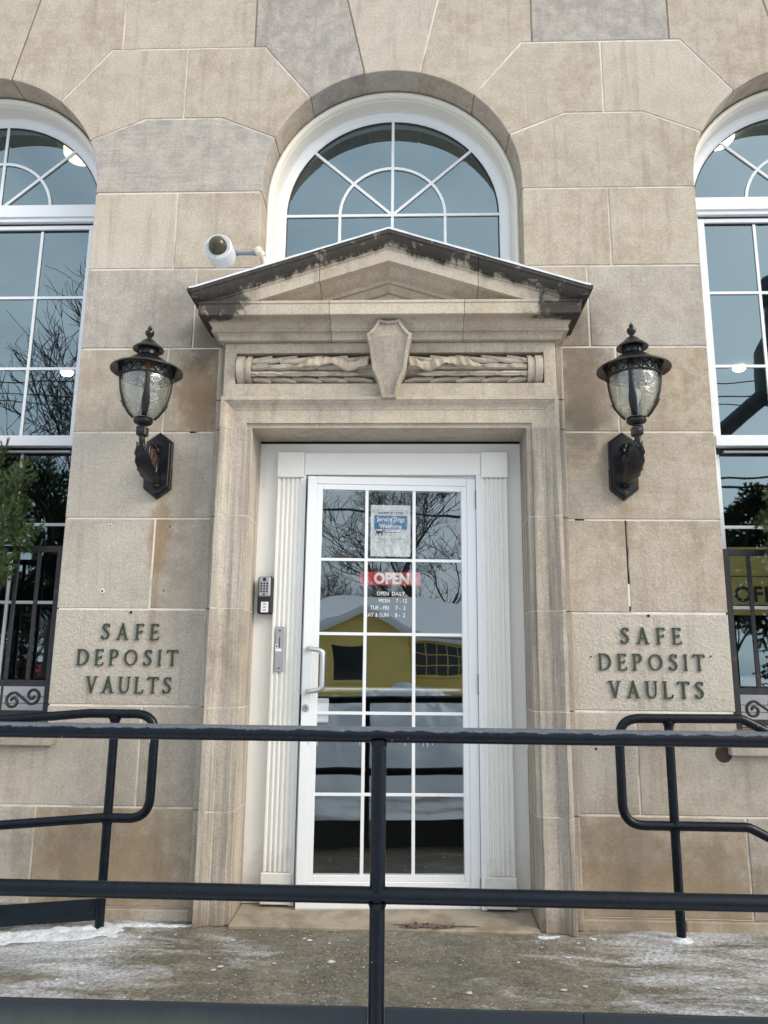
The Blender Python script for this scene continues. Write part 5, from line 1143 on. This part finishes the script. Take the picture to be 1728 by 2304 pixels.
# ================================================================== across the street (seen mirrored in the glass)
mk('yellow_siding', (.86, .66, .20), .7, var=.5, vs=1.6, col2=(.68, .52, .15)); mk('red_siding', (.32, .03, .04), .7); mk('house_trim', (.75, .74, .70), .6); mk('house_glass', (.02, .025, .03), .1); mk('bark', (.045, .040, .035), .9); mk('roof_dark', (.10, .10, .11), .8)
mk('needle_dark', (.018, .035, .015), .8); mk('wire', (.012, .012, .013), .6); mk('steel_pole', (.035, .040, .045), .5); mk('wood_pole', (.07, .055, .045), .9)
GZ0 = -.46
def house(name, x0, x1, y0, y1, eave, ridge, wall, label, gx=None, porch=None):
    """y1 is the street side (towards the bank); hip roof under snow; optional street gable centred gx"""
    T = tag(empty(name, ((x0+x1)/2, (y0+y1)/2, GZ0)), label, 'house')
    n = int((eave-GZ0)/.18); parts = []
    for i in range(n):
        a, b = GZ0+(eave-GZ0)*i/n, GZ0+(eave-GZ0)*(i+1)/n; parts.append(boxg(x0-.012, x1+.012, y0-.012, y1+.012, a, b-.012))
    parts.append(boxg(x0, x1, y0, y1, GZ0, eave)); obj('wall', *merge(parts), M[wall], T)
    o, hx = .35, (y1-y0)/2; ym = (y0+y1)/2
    e = [(x0-o, y0-o, eave), (x1+o, y0-o, eave), (x1+o, y1+o, eave), (x0-o, y1+o, eave)]; r = [(x0+hx*.8, ym, ridge), (x1-hx*.8, ym, ridge)]
    roof = obj('roof', e+r, [(0, 1, 5, 4), (1, 2, 5), (2, 3, 4, 5), (3, 0, 4), (3, 2, 1, 0)], M['house_trim'], T)
    up_ = lambda p, d=.14: (p[0], p[1], p[2]+d)
    v = [up_(p, .03) for p in e]+[up_(p) for p in e]+[up_(p) for p in r]
    obj('roof_snow', v, [(4, 5, 9, 8), (5, 6, 9), (6, 7, 8, 9), (7, 4, 8), (0, 1, 5, 4), (1, 2, 6, 5), (2, 3, 7, 6), (3, 0, 4, 7)], M['snow'], T)
    if gx is not None:
        w2, yo, gh = 1.9, y1+1.2, ridge-.45; pe = eave
        if porch: w2, pe, gh = porch
        obj('porch_wall', *prism([(gx-w2, GZ0), (gx+w2, GZ0), (gx+w2, pe-.1), (gx, gh), (gx-w2, pe-.1)], y1+.01, yo, .002), M[wall], T)
        for s in (-1, 1):
            a = [(gx, gh+.02), (gx+s*(w2+.35), pe-.1-.35*(gh-pe+.1)/w2)]
            v = [(a[0][0], yo+.4, a[0][1]), (a[1][0], yo+.4, a[1][1]), (a[1][0], y1-1.5, a[1][1]), (a[0][0], y1-1.5, a[0][1])]; v2 = [(p[0], p[1], p[2]+.16) for p in v]
            obj('porch_snow', v+v2, [(0, 1, 2, 3), (4, 7, 6, 5), (0, 4, 5, 1), (1, 5, 6, 2), (2, 6, 7, 3), (3, 7, 4, 0)], M['snow'], T)
            obj('barge_board', [(p[0], yo+.41, p[2]-.16*k) for p in (v[0], v[1]) for k in (0, 1)]+[(p[0], yo+.36, p[2]-.16*k) for p in (v[0], v[1]) for k in (0, 1)], [(0, 2, 3, 1), (4, 5, 7, 6), (0, 1, 5, 4), (2, 6, 7, 3), (1, 3, 7, 5), (0, 4, 6, 2)], M['house_trim'], T)
    return T
def hwin(T, xc, y, z0, z1, w2, nx, nz, trim='house_trim'):
    f = box('window', xc-w2-.08, xc+w2+.08, y, y+.05, z0-.08, z1+.08, M[trim], T)
    for i in range(nx):
        for j in range(nz):
            a, b = xc-w2+2*w2*i/nx, xc-w2+2*w2*(i+1)/nx; c, d = z0+(z1-z0)*j/nz, z0+(z1-z0)*(j+1)/nz
            box('pane', a+.02, b-.02, y+.05, y+.058, c+.02, d-.02, M['house_glass'], f)
YH = house('yellow_house', -3.5, 9.5, -36, -26, 2.35, 4.2, 'yellow_siding', 'yellow clapboard house with snowy roofs across the street', 1.75, (1.75, 2.6, 3.2))
hwin(YH, 1.25, -24.79, .75, 1.98, .62, 1, 1, 'yellow_siding'); hwin(YH, 5.1, -25.98, .95, 2.12, 1.3, 6, 3, 'yellow_siding'); hwin(YH, 8.5, -25.98, .6, 1.9, .5, 2, 2); hwin(YH, -1.5, -25.98, .6, 1.9, .6, 2, 2)
box('corner_board', 9.4, 9.53, -26.1, -25.97, GZ0, 2.3, M['house_trim'], YH); box('fascia', -3.8, 9.8, -25.7, -25.62, 2.2, 2.34, M['house_trim'], YH); box('downpipe', 3.56, 3.64, -24.85, -24.77, GZ0, 2.5, M['yellow_siding'], YH)
RH = house('red_house', -24, -15.2, -33, -26, 1.7, 3.6, 'red_siding', 'dark red house with snowy roof across the street', -17.2)
hwin(RH, -17.2, -24.79, .1, 1.1, .6, 2, 2); hwin(RH, -21, -25.98, .1, 1.2, .5, 2, 2)
# snow banks thrown up along the far side of the street
def bank(x0, x1, y0, y1, h, seed, label):
    nx, ny = 300, 60; V = []
    for j in range(ny+1):
        for i in range(nx+1):
            x, y = x0+(x1-x0)*i/nx, y0+(y1-y0)*j/ny; w2 = j/ny; e = min(1, i/nx*8)*min(1, (1-i/nx)*8); p = math.sin(math.pi*w2)**.7
            q = Vector((x*.55+seed, y*.8, 0)); z = h*e*p*(.78+.32*noise.noise(q)+.22*abs(noise.noise(q*3.3))+.17*abs(noise.noise(q*8))+.10*abs(noise.noise(q*19)))
            V.append((x+.12*noise.noise(q*5), y+.12*noise.noise(q*5+Vector((9, 0, 0))), GZ0-.05+z))
    F = [(j*(nx+1)+i, j*(nx+1)+i+1, (j+1)*(nx+1)+i+1, (j+1)*(nx+1)+i) for j in range(ny) for i in range(nx)]
    stuff(smooth_angle(obj('snow_bank', V, F, M['snow']), 60), label, 'snow')
bank(-9, 9, -9.0, -6.2, 1.30, 2.0, 'ploughed snow bank along the street behind the viewer'); bank(-26, -10, -21, -18, 1.1, 12.0, 'ploughed snow bank before the red house'); bank(10, 28, -21, -18, 1.0, 22.0, 'ploughed snow bank at the far right of the street')
# bare trees
def tree_geo(seed, H, levels=5, spread=.6, r0=.115):
    rnd = random.Random(seed); T_, Cc = [], []
    def grow(p, d, ln, r, lv):
        n = 4 if lv > 1 else 3; pts = [p]; q = p; dd = d.copy()
        for i in range(n):
            dd = (dd+Vector((rnd.uniform(-1, 1), rnd.uniform(-1, 1), rnd.uniform(-.5, .7)))*.16).normalized(); q = q+dd*ln/n; pts.append(q)
        rs = [r*(1-.45*i/n) for i in range(n+1)]
        (T_ if lv == levels else Cc).append(tube(pts, rs, 7 if lv == levels else 5 if lv > 2 else 3))
        if lv == 0: return
        kids = 4 if lv == levels else (5 if lv >= levels-1 else 5)
        for k in range(kids):
            t = rnd.uniform(.35, 1.0) if k else 1.0; i = min(n, int(t*n)); base = pts[i]
            ax = Vector((rnd.uniform(-1, 1), rnd.uniform(-1, 1), rnd.uniform(-.4, .5))).normalized(); nd = (dd*(1-spread*.6)+ax*spread+Vector((0, 0, .12))).normalized()
            grow(base, nd, ln*rnd.uniform(.55, .78), max(rs[i]*rnd.uniform(.45, .65), .0065), lv-1)
    grow(Vector((0, 0, 0)), Vector((0, 0, 1)), H*.36, r0*H/9, levels)
    return merge(T_), merge(Cc)
TM = []
for sd, H, lv in ((3, 9, 5), (11, 10, 5), (23, 8, 5)):
    a, b = tree_geo(sd, H, lv)
    ms = []
    for nm, g in (('trunk', a), ('crown', b)):
        me = bpy.data.meshes.new(nm); me.from_pydata([Vector(p) for p in g[0]], [], g[1]); me.materials.append(M['bark']); ms.append(me)
    TM.append(ms)
def tree(k, x, y, s, rz, label):
    T = tag(empty('bare_tree', (x, y, GZ0), rz), label, 'tree', 'bare trees across the street'); T.scale = (s,)*3
    for nm, me in zip(('trunk', 'crown'), TM[k]): o = bpy.data.objects.new(nm, me); C.objects.link(o); o.parent = T
tree(0, 6.3, -38, 2.2, .3, 'large bare tree behind the right end of the yellow house'); tree(1, 1.4, -40, 1.05, 1.3, 'slender bare tree behind the left end of the yellow house'); tree(2, 3.4, -46, 1.45, 2.2, 'bare tree far behind the yellow house roof')
tree(1, -9.0, -15, 1.55, 4.0, 'big bare tree close by on the far pavement to the left'); tree(2, -14.2, -24, .9, .6, 'bare tree beside the red house'); tree(0, 9.6, -20, .95, 5.0, 'small bare tree on the right, behind the wires'); tree(2, -5.5, -42, 1.2, 3.1, 'bare tree between the red and yellow houses')
def conifer(x, y, H, label, seed):
    rnd = random.Random(seed); T = tag(empty('evergreen_tree', (x, y, GZ0)), label, 'tree', 'evergreens across the street')
    obj('trunk', *tube([(x, y, GZ0), (x, y, GZ0+H)], [.16, .02], 7), M['bark'], T); parts = []
    for i in range(520):
        t = rnd.random()**.8; z = GZ0+.6+(H-.6)*t; L = (1-t)*H*.30*rnd.uniform(.6, 1.1)+.08; a = rnd.uniform(0, 6.283); d = Vector((math.cos(a), math.sin(a), rnd.uniform(-.35, .05))).normalized(); o = Vector((x, y, z)); e = o+d*L; sd_ = d.cross(Vector((0, 0, 1))).normalized()
        for k in range(9):
            p = o.lerp(e, .25+.75*k/9); w2 = L*.20*(1-k/11)
            for sg in (-1, 1): parts.append(([p, p+d*L*.10, p+sd_*sg*w2+d*w2*.8+Vector((0, 0, rnd.uniform(-.12, .04)))], [(0, 1, 2)]))
    obj('crown', *merge(parts), M['needle_dark'], T)
conifer(-12.6, -20, 4.6, 'dark evergreen tree beside the red house', 1); conifer(12.7, -21, 6.3, 'dark evergreen tree on the right, under the wires', 2); conifer(-15.0, -22.5, 3.6, 'smaller dark evergreen in front of the red house', 3)
# utility poles and wires
PO = []
for x, lab in ((-26.0, 'wooden utility pole at the far left of the street'), (27.0, 'wooden utility pole at the far right of the street')):
    T = tag(empty('utility_pole', (x, -14, GZ0)), lab, 'pole', 'utility poles'); obj('shaft', *tube([(x, -14, GZ0), (x, -14, 9.5)], [.15, .11], 10), M['wood_pole'], T)
    box('cross_arm', x-.06, x+.06, -15.2, -12.8, 8.7, 8.85, M['wood_pole'], T); box('cross_arm', x-.06, x+.06, -14.6, -13.4, 7.4, 7.5, M['wood_pole'], T); PO.append(x)
WR = [(-14.9, 8.9), (-14.2, 8.9), (-13.2, 8.9), (-14.5, 7.55), (-13.5, 7.55), (-14.0, 6.5), (-14.05, 6.3), (-14.1, 5.6)]
for i, (yy, zz) in enumerate(WR):
    pts = [(PO[0]+(PO[1]-PO[0])*t/24, yy, zz-(1.1 if zz > 7 else .8)*4*(t/24)*(1-t/24)) for t in range(25)]
    tag(obj('overhead_wire', *tube(pts, .016 if zz > 6.6 else .028, 5), M['wire']), ['uppermost overhead wire on the far end of the cross arms', 'uppermost overhead wire at the middle of the cross arms', 'uppermost overhead wire nearest the bank', 'overhead wire on the far end of the lower cross arms', 'overhead wire on the near end of the lower cross arms', 'thick overhead cable below the cross arms', 'second thick overhead cable below the cross arms', 'lowest thick overhead cable over the street'][i], 'wire', 'overhead wires')
# steel signal mast close to the viewer's right
SM = tag(empty('signal_mast', (3.78, -3.0, GZ0)), 'dark steel mast with wide collar and slanting brace right of the viewer', 'mast')
sm = lambda n_, vf: smooth_angle(obj(n_, *vf, M['steel_pole'], SM), 40)
sm('shaft', lathe([(.11, -.46), (.10, 4.95)], 3.78, -3.0, 0, 20)); sm('cap', lathe([(.12, 4.78), (.14, 4.82), (.14, 5.02), (.10, 5.08)], 3.78, -3.0, 0, 24)); sm('collar', lathe([(.11, 3.72), (.235, 3.80), (.235, 4.30), (.115, 4.52)], 3.78, -3.0, 0, 24))
sm('brace', tube([(3.66, -3.0, 3.86), (2.55, -3.0, 2.95)], .085, 12))
